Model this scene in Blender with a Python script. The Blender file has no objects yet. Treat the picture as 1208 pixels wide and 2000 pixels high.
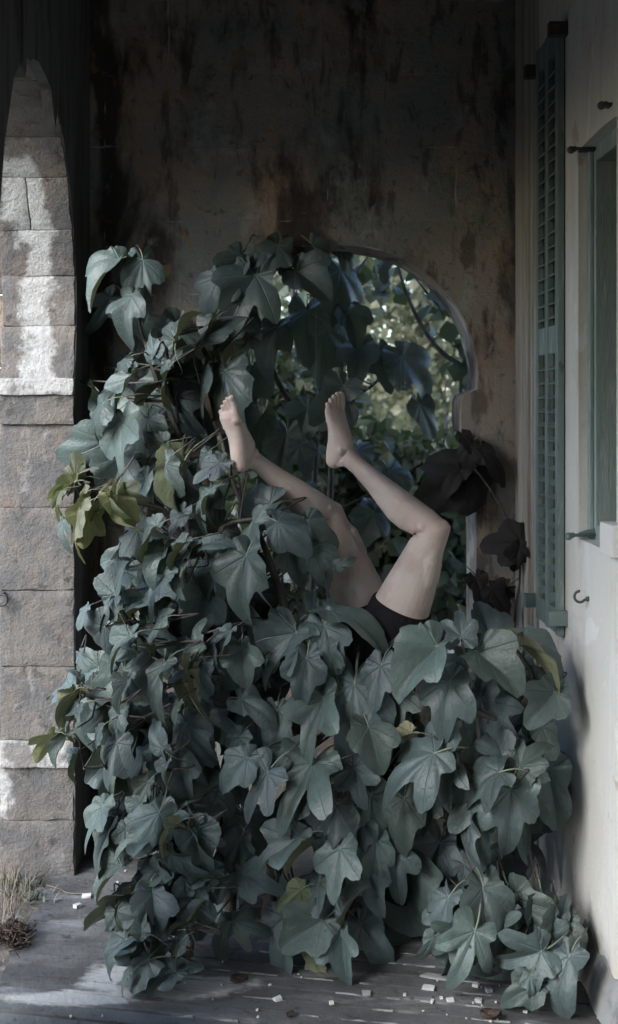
import bpy, bmesh, math, random
from mathutils import Vector, Matrix, noise

# ------------------------------------------------------------------ camera
scene = bpy.context.scene
COL = scene.collection
CAM_Z, FPX, VX, VY = 1.75, 2340.0, 556.0, 780.0
cam_data = bpy.data.cameras.new('camera')
cam = bpy.data.objects.new('camera', cam_data)
COL.objects.link(cam)
cam.location = (0, 0, CAM_Z)
cam.rotation_euler = (math.radians(90), 0, 0)
cam_data.sensor_width = 36
cam_data.lens = 36 * FPX / 2000.0
cam_data.shift_x = (604 - VX) / 2000.0
cam_data.shift_y = -(1000 - VY) / 2000.0
cam_data.clip_start, cam_data.clip_end = 0.05, 500
cam_data.dof.use_dof = True
cam_data.dof.focus_distance = 3.85
cam_data.dof.aperture_fstop = 2.6
scene.camera = cam

# ------------------------------------------------------------------ sky and sun
SUN_EL, SUN_AZ = math.radians(35), math.radians(229)
world = bpy.data.worlds.new('World')
scene.world = world
world.use_nodes = True
wn = world.node_tree.nodes
sky = wn.new('ShaderNodeTexSky')
sky.sky_type = 'NISHITA'
sky.sun_disc = False
sky.sun_elevation = SUN_EL
sky.sun_rotation = SUN_AZ
sky.air_density, sky.dust_density, sky.ozone_density = 1.0, 1.1, 2.0
wn['Background'].inputs['Strength'].default_value = 0.15
world.node_tree.links.new(sky.outputs[0], wn['Background'].inputs['Color'])
sun_data = bpy.data.lights.new('sun', 'SUN')
sun_data.energy = 1.5
sun_data.angle = math.radians(32)
sun_data.color = (1.0, 0.985, 0.965)
sun = bpy.data.objects.new('sun', sun_data)
COL.objects.link(sun)
to_sun = Vector((math.sin(SUN_AZ) * math.cos(SUN_EL), math.cos(SUN_AZ) * math.cos(SUN_EL), math.sin(SUN_EL)))
sun.rotation_euler = to_sun.to_track_quat('Z', 'Y').to_euler()

scene.render.engine = 'CYCLES'
vs = scene.view_settings
vs.view_transform, vs.look, vs.gamma = 'Standard', 'None', 1.0
vs.use_curve_mapping = False
vs.exposure = 1.75
cy = scene.cycles
cy.use_denoising = True
cy.max_bounces = 6
cy.diffuse_bounces = 4
cy.transparent_max_bounces = 8
cy.caustics_reflective = cy.caustics_refractive = False

# ------------------------------------------------------------------ helpers
def U(px, py, d):
    """a point of the place, d metres along the loggia"""
    return Vector(((px - VX) / FPX * d, d, CAM_Z - (py - VY) / FPX * d))

def tag(o, label=None, cat=None, group=None, kind=None):
    if label: o['label'] = label
    if cat: o['category'] = cat
    if group: o['group'] = group
    if kind: o['kind'] = kind
    return o

def link(name, me, mat=None, parent=None):
    o = bpy.data.objects.new(name, me)
    COL.objects.link(o)
    if mat is not None:
        me.materials.clear()
        for m in (mat if isinstance(mat, (list, tuple)) else [mat]):
            me.materials.append(m)
    if parent is not None:
        o.parent = parent
    return o

def bm_obj(name, bm, mat=None, parent=None, smooth=False):
    me = bpy.data.meshes.new(name)
    bm.normal_update()
    bm.to_mesh(me)
    bm.free()
    if smooth:
        me.polygons.foreach_set('use_smooth', [True] * len(me.polygons))
    return link(name, me, mat, parent)

def py_obj(name, verts, faces, mat=None, parent=None, smooth=False):
    me = bpy.data.meshes.new(name)
    me.from_pydata([tuple(v) for v in verts], [], faces)
    me.update()
    if smooth:
        me.polygons.foreach_set('use_smooth', [True] * len(me.polygons))
    return link(name, me, mat, parent)

def empty(name, loc=(0, 0, 0)):
    o = bpy.data.objects.new(name, None)
    o.empty_display_size = 0.1
    COL.objects.link(o)
    o.location = loc
    return o

def part_of(child, parent):
    """parent without moving (parents are unrotated empties)"""
    child.parent = parent
    child.matrix_parent_inverse = Matrix.Translation(parent.location).inverted()
    return child

def add_hexa(bm, p):
    """p: 8 corners, 0-3 bottom ring, 4-7 top ring"""
    v = [bm.verts.new(c) for c in p]
    for f in ((3, 2, 1, 0), (4, 5, 6, 7), (0, 1, 5, 4), (1, 2, 6, 5), (2, 3, 7, 6), (3, 0, 4, 7)):
        bm.faces.new([v[i] for i in f])
    return v

def box_pts(x0, x1, y0, y1, z0, z1):
    return [(x0, y0, z0), (x1, y0, z0), (x1, y1, z0), (x0, y1, z0), (x0, y0, z1), (x1, y0, z1), (x1, y1, z1), (x0, y1, z1)]

def add_box(bm, x0, x1, y0, y1, z0, z1):
    return add_hexa(bm, box_pts(x0, x1, y0, y1, z0, z1))

def stone_bm(p, bev=0.006, cuts=3, amp=0.004, scale=14.0, seed=0.0):
    bm = bmesh.new()
    add_hexa(bm, p)
    if bev:
        bmesh.ops.bevel(bm, geom=list(bm.edges), offset=bev, segments=2, affect='EDGES', profile=0.6)
    big = [e for e in bm.edges if e.calc_length() > 0.05]
    if cuts:
        bmesh.ops.subdivide_edges(bm, edges=big, cuts=cuts, use_grid_fill=True)
    off = Vector((seed * 3.1, seed * 1.7, seed))
    for v in bm.verts:
        n = noise.noise_vector(v.co * scale + off)
        n2 = noise.noise_vector(v.co * scale * 3 + off)
        v.co += n * amp + n2 * amp * 0.5
    return bm

def add_tube(bm, pts, radii, sides=6, cap=True, mat=0):
    pts = [Vector(p) for p in pts]
    rings = []
    up = Vector((0.31, 0.17, 0.93)).normalized()
    n = len(pts)
    for i, p in enumerate(pts):
        t = (pts[min(i + 1, n - 1)] - pts[max(i - 1, 0)])
        if t.length < 1e-9:
            t = Vector((0, 0, 1))
        t.normalize()
        a = t.cross(up)
        if a.length < 1e-3:
            a = t.cross(Vector((1, 0, 0)))
        a.normalize()
        b = t.cross(a)
        r = radii[i] if isinstance(radii, (list, tuple)) else radii
        rings.append([bm.verts.new(p + (a * math.cos(2 * math.pi * k / sides) + b * math.sin(2 * math.pi * k / sides)) * r) for k in range(sides)])
    for i in range(n - 1):
        for k in range(sides):
            f = bm.faces.new((rings[i][k], rings[i][(k + 1) % sides], rings[i + 1][(k + 1) % sides], rings[i + 1][k]))
            f.material_index = mat
            f.smooth = True
    if cap:
        for r in (rings[0][::-1], rings[-1]):
            f = bm.faces.new(r)
            f.material_index = mat

def catmull(pts, per=5):
    P = [Vector(p) for p in pts]
    out = []
    for i in range(len(P) - 1):
        p0, p1, p2, p3 = P[max(i - 1, 0)], P[i], P[i + 1], P[min(i + 2, len(P) - 1)]
        for k in range(per):
            t = k / per
            out.append(0.5 * ((2 * p1) + (p2 - p0) * t + (2 * p0 - 5 * p1 + 4 * p2 - p3) * t * t + (-p0 + 3 * p1 - 3 * p2 + p3) * t ** 3))
    out.append(P[-1])
    return out

def slab_with_hole(outer, hole, to3, depth_vec):
    """a wall: 2D outlines mapped by to3, extruded by depth_vec"""
    bm = bmesh.new()
    loops = []
    for loop in [outer] + ([hole] if hole else []):
        vs_ = [bm.verts.new(to3(*p)) for p in loop]
        loops.append(vs_)
        for i in range(len(vs_)):
            bm.edges.new((vs_[i], vs_[(i + 1) % len(vs_)]))
    bmesh.ops.triangle_fill(bm, edges=list(bm.edges), use_beauty=True)
    front = list(bm.faces)
    mp = {}
    for l in loops:
        for v in l:
            mp[v] = bm.verts.new(v.co + Vector(depth_vec))
    for f in front:
        bm.faces.new([mp[v] for v in reversed(f.verts)])
    for l in loops:
        for i in range(len(l)):
            a, b = l[i], l[(i + 1) % len(l)]
            bm.faces.new((a, b, mp[b], mp[a]))
    bmesh.ops.recalc_face_normals(bm, faces=list(bm.faces))
    return bm

# ------------------------------------------------------------------ materials
def ramp_between(nt, val, lo, hi):
    m = nt.nodes.new('ShaderNodeMapRange')
    m.interpolation_type = 'SMOOTHSTEP'
    m.inputs[1].default_value, m.inputs[2].default_value = lo, hi
    nt.links.new(val, m.inputs[0])
    return m.outputs[0]

def mix_rgb(nt, fac, a, b, blend='MIX'):
    m = nt.nodes.new('ShaderNodeMix')
    m.data_type = 'RGBA'
    m.blend_type = blend
    m.clamp_factor = True
    for sock, v in ((m.inputs[0], fac), (m.inputs[6], a), (m.inputs[7], b)):
        if hasattr(v, 'is_linked') or isinstance(v, bpy.types.NodeSocket):
            nt.links.new(v, sock)
        elif sock is m.inputs[0]:
            sock.default_value = v
        else:
            sock.default_value = (*v, 1)
    return m.outputs[2]

def noise_node(nt, coord, scale, detail=6, rough=0.6, stretch=(1, 1, 1), offset=(0, 0, 0), dist=0.0):
    mp = nt.nodes.new('ShaderNodeMapping')
    mp.inputs['Scale'].default_value = stretch
    mp.inputs['Location'].default_value = offset
    nt.links.new(coord, mp.inputs[0])
    t = nt.nodes.new('ShaderNodeTexNoise')
    t.inputs['Scale'].default_value = scale
    t.inputs['Detail'].default_value = detail
    t.inputs['Roughness'].default_value = rough
    t.inputs['Distortion'].default_value = dist
    nt.links.new(mp.outputs[0], t.inputs[0])
    return t.outputs[0]

def surface(name, base, layers, rough=0.85, bump=None, vary=0.0, spec=0.3, bump_dist=0.01, metallic=0.0):
    """layers: (colour, scale, lo, hi, stretch, detail[, amount])"""
    m = bpy.data.materials.new(name)
    m.use_nodes = True
    nt = m.node_tree
    bsdf = nt.nodes['Principled BSDF']
    tc = nt.nodes.new('ShaderNodeTexCoord')
    co = tc.outputs['Object']
    col = base
    for i, L in enumerate(layers):
        c, s, lo, hi, st, det = L[:6]
        f = ramp_between(nt, noise_node(nt, co, s, det, 0.62, st, (i * 7.3, i * 3.1, i * 5.7), 0.3), lo, hi)
        if len(L) > 6:
            mu = nt.nodes.new('ShaderNodeMath')
            mu.operation = 'MULTIPLY'
            mu.inputs[1].default_value = L[6]
            nt.links.new(f, mu.inputs[0])
            f = mu.outputs[0]
        col = mix_rgb(nt, f, col, c)
    if vary:
        oi = nt.nodes.new('ShaderNodeObjectInfo')
        hsv = nt.nodes.new('ShaderNodeHueSaturation')
        mr = nt.nodes.new('ShaderNodeMapRange')
        mr.inputs[3].default_value, mr.inputs[4].default_value = 1 - vary, 1 + vary
        nt.links.new(oi.outputs['Random'], mr.inputs[0])
        nt.links.new(mr.outputs[0], hsv.inputs['Value'])
        if isinstance(col, bpy.types.NodeSocket):
            nt.links.new(col, hsv.inputs['Color'])
        else:
            hsv.inputs['Color'].default_value = (*col, 1)
        col = hsv.outputs[0]
    if isinstance(col, bpy.types.NodeSocket):
        nt.links.new(col, bsdf.inputs['Base Color'])
    else:
        bsdf.inputs['Base Color'].default_value = (*col, 1)
    bsdf.inputs['Roughness'].default_value = rough
    bsdf.inputs['Specular IOR Level'].default_value = spec
    bsdf.inputs['Metallic'].default_value = metallic
    if bump:
        h = None
        for (s, amt, st) in bump:
            n = noise_node(nt, co, s, 8, 0.65, st)
            mu = nt.nodes.new('ShaderNodeMath')
            mu.operation = 'MULTIPLY'
            mu.inputs[1].default_value = amt
            nt.links.new(n, mu.inputs[0])
            if h is None:
                h = mu.outputs[0]
            else:
                ad = nt.nodes.new('ShaderNodeMath')
                nt.links.new(h, ad.inputs[0])
                nt.links.new(mu.outputs[0], ad.inputs[1])
                h = ad.outputs[0]
        b = nt.nodes.new('ShaderNodeBump')
        b.inputs['Strength'].default_value = 1.0
        b.inputs['Distance'].default_value = bump_dist
        nt.links.new(h, b.inputs['Height'])
        nt.links.new(b.outputs[0], bsdf.inputs['Normal'])
    return m

I3 = (1, 1, 1)
M = {}
BACK_LAYERS = [
    ((0.20, 0.215, 0.205), 2.2, 0.42, 0.60, I3, 9),
    ((0.36, 0.265, 0.19), 3.2, 0.48, 0.66, (1, 1, 0.8), 9, 0.75),
    ((0.035, 0.027, 0.026), 1.9, 0.48, 0.60, (1.6, 1, 0.6), 11, 0.9),
    ((0.04, 0.031, 0.03), 9.0, 0.53, 0.64, (1.8, 1, 0.5), 12, 0.6),
    ((0.34, 0.36, 0.345), 5.5, 0.60, 0.69, (1.3, 1, 0.8), 12, 0.6),
    ((0.27, 0.17, 0.07), 10, 0.62, 0.68, I3, 9, 0.6), ((0.07, 0.06, 0.055), 28, 0.58, 0.68, I3, 8, 0.6)]
M['back_plaster'] = surface('back_plaster', (0.315, 0.265, 0.23), BACK_LAYERS,
    bump=[(9, 0.8, I3), (40, 0.5, I3), (140, 0.2, I3)], bump_dist=0.018, vary=0.06)
M['joint_mortar'] = surface('joint_mortar', (0.26, 0.235, 0.21), BACK_LAYERS[:4] + [((0.45, 0.45, 0.43), 3.5, 0.54, 0.64, I3, 9, 0.8)], bump=[(60, 1, I3)], bump_dist=0.004)
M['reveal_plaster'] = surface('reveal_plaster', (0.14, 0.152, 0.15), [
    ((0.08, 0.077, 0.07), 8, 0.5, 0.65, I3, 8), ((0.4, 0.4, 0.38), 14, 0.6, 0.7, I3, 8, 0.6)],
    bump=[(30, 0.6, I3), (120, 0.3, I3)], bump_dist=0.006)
M['grey_plaster'] = surface('grey_plaster', (0.105, 0.11, 0.108), [
    ((0.055, 0.05, 0.05), 5, 0.45, 0.65, (2.5, 2.5, 0.25), 9), ((0.2, 0.2, 0.19), 9, 0.6, 0.75, (3, 3, 0.3), 8, 0.6)],
    bump=[(30, 0.5, (2, 2, 0.4)), (120, 0.3, I3)], bump_dist=0.006)
M['stone'] = surface('stone', (0.178, 0.163, 0.148), [
    ((0.125, 0.122, 0.122), 5, 0.42, 0.6, I3, 8), ((0.225, 0.175, 0.14), 6, 0.52, 0.70, I3, 9, 0.6),
    ((0.30, 0.30, 0.295), 8, 0.58, 0.74, (1.6, 1.6, 0.6), 10, 0.6), ((0.05, 0.048, 0.047), 15, 0.56, 0.7, I3, 9, 0.85), ((0.34, 0.33, 0.31), 45, 0.62, 0.72, I3, 5, 0.6)],
    bump=[(22, 0.8, I3), (80, 0.5, I3), (220, 0.2, I3)], bump_dist=0.014, vary=0.07)
def add_limewash(m):
    nt = m.node_tree
    N, Lk = nt.nodes, nt.links
    bsdf = N['Principled BSDF']
    old = bsdf.inputs['Base Color'].links[0].from_socket
    tc = N.new('ShaderNodeTexCoord')
    sep = N.new('ShaderNodeSeparateXYZ')
    Lk.new(tc.outputs['Object'], sep.inputs[0])
    def mth(op, a, b=None):
        n = N.new('ShaderNodeMath')
        n.operation = op
        for k, v in enumerate((a, b)):
            if v is None: continue
            if isinstance(v, bpy.types.NodeSocket): Lk.new(v, n.inputs[k])
            else: n.inputs[k].default_value = v
        return n.outputs[0]
    wob = mth('MULTIPLY', mth('SUBTRACT', noise_node(nt, tc.outputs['Object'], 7, 9, 0.65), 0.5), 0.26)
    wob2 = mth('MULTIPLY', mth('SUBTRACT', noise_node(nt, tc.outputs['Object'], 9, 9, 0.65, (1, 1, 1), (9, 2, 5)), 0.5), 0.3)
    mask = None
    for (xc, hw, z0, z1) in ((-0.915, 0.065, 1.80, 2.40), (-0.95, 0.085, 2.36, 2.62), (-0.965, 0.006, 1.37, 1.64), (-1.03, 0.03, 0.2, 0.5)):
        dx = mth('SUBTRACT', hw, mth('ABSOLUTE', mth('SUBTRACT', mth('ADD', sep.outputs[0], wob), xc)))
        z = mth('ADD', sep.outputs[2], wob2)
        dz = mth('MINIMUM', mth('SUBTRACT', z, z0), mth('SUBTRACT', z1, z))
        k = ramp_between(nt, mth('MINIMUM', dx, dz), -0.006, 0.03)
        mask = k if mask is None else mth('MAXIMUM', mask, k)
    rough = ramp_between(nt, noise_node(nt, tc.outputs['Object'], 30, 8, 0.7), 0.3, 0.6)
    mask = mth('MULTIPLY', mask, mth('MULTIPLY_ADD', rough, 0.45) if False else mth('ADD', mth('MULTIPLY', rough, 0.45), 0.5))
    Lk.new(mix_rgb(nt, mask, old, (0.50, 0.505, 0.495)), bsdf.inputs['Base Color'])
add_limewash(M['stone'])
def add_spill(m, spots, colour):
    # a dried cement spill: a stain with its own ragged outline
    nt = m.node_tree
    N, Lk = nt.nodes, nt.links
    bsdf = N['Principled BSDF']
    old = bsdf.inputs['Base Color'].links[0].from_socket
    tc = N.new('ShaderNodeTexCoord')
    mask = None
    for (x, y, rx, ry) in spots:
        mp = N.new('ShaderNodeMapping')
        mp.inputs['Location'].default_value = (-x / rx, -y / ry, 0)
        mp.inputs['Scale'].default_value = (1 / rx, 1 / ry, 0)
        Lk.new(tc.outputs['Object'], mp.inputs[0])
        ln = N.new('ShaderNodeVectorMath')
        ln.operation = 'LENGTH'
        Lk.new(mp.outputs[0], ln.inputs[0])
        ad = N.new('ShaderNodeMath')
        ad.operation = 'MULTIPLY_ADD'
        Lk.new(noise_node(nt, tc.outputs['Object'], 9, 9, 0.65, (1, 1.6, 1)), ad.inputs[0])
        ad.inputs[1].default_value = 1.5
        Lk.new(ln.outputs['Value'], ad.inputs[2])
        k = ramp_between(nt, ad.outputs[0], 1.85, 1.45)
        if mask is None: mask = k
        else:
            mx = N.new('ShaderNodeMath')
            mx.operation = 'MAXIMUM'
            Lk.new(mask, mx.inputs[0])
            Lk.new(k, mx.inputs[1])
            mask = mx.outputs[0]
    Lk.new(mix_rgb(nt, mask, old, colour), bsdf.inputs['Base Color'])
M['lime_stone'] = surface('lime_stone', (0.44, 0.44, 0.43), [
    ((0.2, 0.19, 0.18), 9, 0.45, 0.62, I3, 9), ((0.07, 0.067, 0.065), 16, 0.6, 0.7, I3, 9, 0.8)],
    bump=[(22, 0.8, I3), (80, 0.5, I3)], bump_dist=0.012, vary=0.1)
M['limewash'] = surface('limewash', (0.58, 0.585, 0.57), [
    ((0.33, 0.30, 0.265), 11, 0.5, 0.66, (1.4, 1.4, 0.7), 10)], bump=[(40, 0.7, I3), (150, 0.3, I3)], bump_dist=0.006)
M['dark_mortar'] = surface('dark_mortar', (0.075, 0.072, 0.07), [((0.2, 0.19, 0.18), 20, 0.55, 0.7, I3, 8)], bump=[(60, 1, I3)], bump_dist=0.005)
M['pale_wall'] = surface('pale_wall', (0.60, 0.60, 0.57), [
    ((0.46, 0.40, 0.33), 2.6, 0.48, 0.66, (1.6, 1.6, 0.45), 8, 0.55), ((0.64, 0.665, 0.665), 3.5, 0.5, 0.66, (2, 2, 0.5), 8, 0.7),
    ((0.36, 0.34, 0.32), 6, 0.6, 0.78, (3, 3, 0.35), 10, 0.4), ((0.24, 0.19, 0.15), 55, 0.68, 0.74, I3, 5, 0.7), ((0.40, 0.37, 0.34), 20, 0.6, 0.75, I3, 9, 0.4), ((0.45, 0.36, 0.28), 3.3, 0.615, 0.63, (1, 1, 0.7), 11, 0.75), ((0.70, 0.71, 0.70), 5.0, 0.63, 0.645, (1, 1, 0.6), 11, 0.6)],
    bump=[(5, 0.9, I3), (22, 0.4, I3), (130, 0.15, I3)], bump_dist=0.012)
M['tan_plaster'] = surface('tan_plaster', (0.42, 0.315, 0.225), [
    ((0.40, 0.40, 0.37), 9, 0.55, 0.65, (1, 1, 0.6), 9), ((0.25, 0.2, 0.16), 22, 0.6, 0.7, I3, 8, 0.6)],
    bump=[(30, 0.6, I3), (120, 0.3, I3)], bump_dist=0.005)
M['moulding'] = surface('moulding', (0.36, 0.35, 0.315), [
    ((0.24, 0.2, 0.165), 4, 0.48, 0.65, (4, 4, 0.25), 8), ((0.3, 0.335, 0.335), 6, 0.55, 0.7, (4, 4, 0.3), 8)],
    bump=[(20, 0.5, (2, 2, 0.5)), (120, 0.2, I3)], bump_dist=0.005)
M['green_paint'] = surface('green_paint', (0.135, 0.185, 0.175), [
    ((0.23, 0.28, 0.272), 8, 0.5, 0.65, (3, 3, 0.5), 8), ((0.09, 0.135, 0.125), 13, 0.58, 0.7, (3, 3, 0.5), 9, 0.7),
    ((0.26, 0.24, 0.21), 30, 0.62, 0.70, (1, 1, 0.4), 8, 0.7), ((0.05, 0.055, 0.05), 20, 0.6, 0.72, (2, 2, 0.6), 9, 0.7)],
    rough=0.6, bump=[(50, 0.6, (3, 3, 0.4)), (200, 0.2, I3)], bump_dist=0.003, vary=0.12)
M['pale_green_paint'] = surface('pale_green_paint', (0.235, 0.30, 0.285), [
    ((0.32, 0.37, 0.36), 9, 0.5, 0.65, (3, 3, 0.4), 9), ((0.14, 0.19, 0.18), 16, 0.56, 0.7, (3, 3, 0.5), 9, 0.7), ((0.36, 0.33, 0.28), 26, 0.64, 0.7, (1, 1, 0.4), 8, 0.7)],
    rough=0.65, bump=[(50, 0.8, (2, 2, 0.4)), (200, 0.3, I3)], bump_dist=0.004)
M['floor'] = surface('floor', (0.115, 0.12, 0.122), [
    ((0.065, 0.066, 0.066), 3.0, 0.40, 0.62, (1, 1.4, 1), 9), ((0.23, 0.235, 0.235), 7, 0.54, 0.70, (0.5, 1.8, 1), 10, 0.75),
    ((0.035, 0.034, 0.033), 24, 0.58, 0.70, I3, 8, 0.8), ((0.09, 0.075, 0.06), 12, 0.6, 0.7, I3, 8, 0.6), ((0.36, 0.36, 0.355), 85, 0.68, 0.74, I3, 5, 0.7)],
    rough=0.72, bump=[(14, 0.9, I3), (60, 0.7, I3), (230, 0.4, I3)], bump_dist=0.009, vary=0.14)
add_spill(M['floor'], [(-0.46, 3.63, 0.16, 0.12), (-0.30, 3.57, 0.2, 0.07), (-0.17, 3.60, 0.10, 0.035), (-0.62, 3.5, 0.2, 0.05)], (0.36, 0.37, 0.37))
M['cement'] = surface('cement', (0.26, 0.27, 0.275), [
    ((0.17, 0.175, 0.18), 9, 0.48, 0.65, I3, 9), ((0.12, 0.12, 0.12), 30, 0.62, 0.72, I3, 7, 0.5)],
    rough=0.75, bump=[(20, 0.6, I3), (120, 0.4, I3)], bump_dist=0.005)
M['lime_mortar'] = surface('lime_mortar', (0.30, 0.305, 0.305), [((0.12, 0.12, 0.12), 14, 0.5, 0.66, I3, 7)], bump=[(120, 1, I3)], bump_dist=0.003)
M['chip'] = surface('chip', (0.48, 0.49, 0.48), [((0.4, 0.38, 0.35), 40, 0.5, 0.65, I3, 6)], vary=0.25, bump=[(120, 1, I3)], bump_dist=0.002)
M['dirt'] = surface('dirt', (0.16, 0.145, 0.125), [
    ((0.09, 0.08, 0.07), 6, 0.45, 0.6, I3, 9), ((0.28, 0.265, 0.245), 22, 0.55, 0.68, I3, 9, 0.8), ((0.08, 0.1, 0.05), 3, 0.55, 0.7, I3, 7, 0.6)],
    bump=[(18, 1, I3), (80, 0.6, I3)], bump_dist=0.02)
M['iron'] = surface('iron', (0.07, 0.072, 0.075), [((0.12, 0.08, 0.06), 40, 0.52, 0.66, I3, 8)], rough=0.65, bump=[(150, 1, I3)], bump_dist=0.002)
M['green_iron'] = surface('green_iron', (0.11, 0.165, 0.155), [((0.10, 0.08, 0.07), 40, 0.55, 0.66, I3, 8)], rough=0.6, bump=[(150, 1, I3)], bump_dist=0.002)
M['timber'] = surface('timber', (0.06, 0.05, 0.045), [((0.1, 0.085, 0.07), 10, 0.5, 0.65, (6, 1, 6), 8)], bump=[(60, 1, (4, 1, 4))], bump_dist=0.004)
M['white_wood'] = surface('white_wood', (0.62, 0.61, 0.60), [((0.3, 0.24, 0.21), 14, 0.6, 0.68, (1, 1, 3), 8)], rough=0.6, bump=[(60, 1, (1, 1, 3))], bump_dist=0.003)
M['glass'] = surface('glass', (0.012, 0.014, 0.016), [], rough=0.12, spec=0.5)
M['ceiling'] = surface('ceiling', (0.12, 0.105, 0.09), [((0.06, 0.05, 0.05), 4, 0.45, 0.6, I3, 8)], bump=[(20, 1, I3)], bump_dist=0.01)
M['bark'] = surface('bark', (0.085, 0.078, 0.07), [((0.05, 0.045, 0.042), 25, 0.45, 0.6, (1, 1, 0.4), 8), ((0.16, 0.155, 0.145), 30, 0.6, 0.7, I3, 8, 0.6)],
                    bump=[(60, 1, (1, 1, 0.4))], bump_dist=0.004)
M['petiole'] = surface('petiole', (0.20, 0.235, 0.17), [])
M['dry_grass'] = surface('dry_grass', (0.20, 0.178, 0.14), [((0.16, 0.1, 0.07), 12, 0.45, 0.6, I3, 4)], rough=0.9)
M['weed'] = surface('weed', (0.10, 0.115, 0.09), [((0.17, 0.2, 0.14), 20, 0.5, 0.6, I3, 3)], rough=0.8)
M['dark_litter'] = surface('dark_litter', (0.055, 0.04, 0.033), [((0.11, 0.08, 0.06), 60, 0.5, 0.65, I3, 5)], bump=[(120, 1, I3)], bump_dist=0.004)
M['cloth'] = surface('cloth', (0.016, 0.016, 0.02), [((0.010, 0.010, 0.012), 6, 0.4, 0.6, I3, 5)], rough=0.9, bump=[(16, 1.0, (1.4, 1, 0.6)), (400, 0.08, I3)], bump_dist=0.03, spec=0.15)
M['thread'] = surface('thread', (0.5, 0.52, 0.52), [], rough=0.5)

def leaf_material(name, top, under, trans_col, trans=0.28, veins=True, vary=0.3, rough=0.46):
    m = bpy.data.materials.new(name)
    m.use_nodes = True
    nt = m.node_tree
    N, Lk = nt.nodes, nt.links
    bsdf = N['Principled BSDF']
    out = N['Material Output']
    def mth(op, a, b=None, c=None):
        n = N.new('ShaderNodeMath')
        n.operation = op
        for i, v in enumerate((a, b, c)):
            if v is None: continue
            if isinstance(v, bpy.types.NodeSocket): Lk.new(v, n.inputs[i])
            else: n.inputs[i].default_value = v
        return n.outputs[0]
    tc = N.new('ShaderNodeTexCoord')
    geo = N.new('ShaderNodeNewGeometry')
    oi = N.new('ShaderNodeObjectInfo')
    col_t = mix_rgb(nt, ramp_between(nt, noise_node(nt, tc.outputs['Object'], 3.0, 6, 0.6), 0.35, 0.65), top, tuple(c * 0.72 for c in top))
    height = None
    if veins:
        sep = N.new('ShaderNodeSeparateXYZ')
        Lk.new(tc.outputs['UV'], sep.inputs[0])
        x = mth('MULTIPLY_ADD', sep.outputs[0], 3.0, -1.5)
        y = mth('MULTIPLY_ADD', sep.outputs[1], 3.0, -1.5)
        vein = None
        best = None
        for ang in (0, 52, -52, 106, -106):
            a = math.radians(ang)
            al = mth('ADD', mth('MULTIPLY', x, math.sin(a)), mth('MULTIPLY', y, math.cos(a)))
            pe = mth('ABSOLUTE', mth('SUBTRACT', mth('MULTIPLY', x, math.cos(a)), mth('MULTIPLY', y, math.sin(a))))
            pos = mth('GREATER_THAN', al, 0.0)
            w = mth('MAXIMUM', mth('MULTIPLY_ADD', al, -0.012, 0.016), 0.004)
            line = mth('MULTIPLY', mth('SMOOTH_MAX', mth('SUBTRACT', 1.0, mth('DIVIDE', pe, w)), 0.0, 0.05), pos)
            both = line
            vein = both if vein is None else mth('MAXIMUM', vein, both)
        col_t = mix_rgb(nt, mth('MULTIPLY', vein, 0.55), col_t, tuple(min(1, c * 2.1) for c in top))
        height = mth('MULTIPLY', vein, -1.0)
        spots = ramp_between(nt, noise_node(nt, tc.outputs['Object'], 6.5, 3, 0.6, I3, (3, 1, 0)), 0.66, 0.72)
        col_t = mix_rgb(nt, mth('MULTIPLY', spots, 0.55), col_t, (0.075, 0.065, 0.04))
        dust = ramp_between(nt, noise_node(nt, tc.outputs['Object'], 22, 6, 0.7), 0.55, 0.7)
        col_t = mix_rgb(nt, mth('MULTIPLY', dust, 0.35), col_t, tuple(min(1, c * 1.8) for c in top))
        Lk.new(mth('MULTIPLY_ADD', dust, 0.25, rough - 0.06), bsdf.inputs['Roughness'])
    col_u = mix_rgb(nt, ramp_between(nt, noise_node(nt, tc.outputs['Object'], 5.0, 4, 0.6), 0.35, 0.65), under, tuple(c * 0.8 for c in under))
    col = mix_rgb(nt, geo.outputs['Backfacing'], col_t, col_u)
    hsv = N.new('ShaderNodeHueSaturation')
    mr = N.new('ShaderNodeMapRange')
    mr.inputs[3].default_value, mr.inputs[4].default_value = 1 - vary, 1 + vary
    Lk.new(oi.outputs['Random'], mr.inputs[0])
    Lk.new(mr.outputs[0], hsv.inputs['Value'])
    r2 = mth('FRACT', mth('MULTIPLY', oi.outputs['Random'], 17.31))
    Lk.new(mth('MULTIPLY_ADD', r2, 0.09, 0.445), hsv.inputs['Hue'])
    Lk.new(col, hsv.inputs['Color'])
    Lk.new(hsv.outputs[0], bsdf.inputs['Base Color'])
    bsdf.inputs['Roughness'].default_value = rough
    bsdf.inputs['Specular IOR Level'].default_value = 0.45
    bsdf.inputs['Sheen Weight'].default_value = 0.03
    bsdf.inputs['Sheen Roughness'].default_value = 0.5
    bmp = N.new('ShaderNodeBump')
    bmp.inputs['Distance'].default_value = 0.006
    bmp.inputs['Strength'].default_value = 0.6
    fine = noise_node(nt, tc.outputs['Object'], 16, 5, 0.6)
    hh = mth('MULTIPLY', fine, 0.8) if height is None else mth('ADD', mth('MULTIPLY', fine, 0.8), height)
    Lk.new(hh, bmp.inputs['Height'])
    Lk.new(bmp.outputs[0], bsdf.inputs['Normal'])
    tr = N.new('ShaderNodeBsdfTranslucent')
    tr.inputs['Color'].default_value = (*trans_col, 1)
    mx = N.new('ShaderNodeMixShader')
    mx.inputs[0].default_value = trans
    Lk.new(bsdf.outputs[0], mx.inputs[1])
    Lk.new(tr.outputs[0], mx.inputs[2])
    Lk.new(mx.outputs[0], out.inputs['Surface'])
    return m

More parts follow.
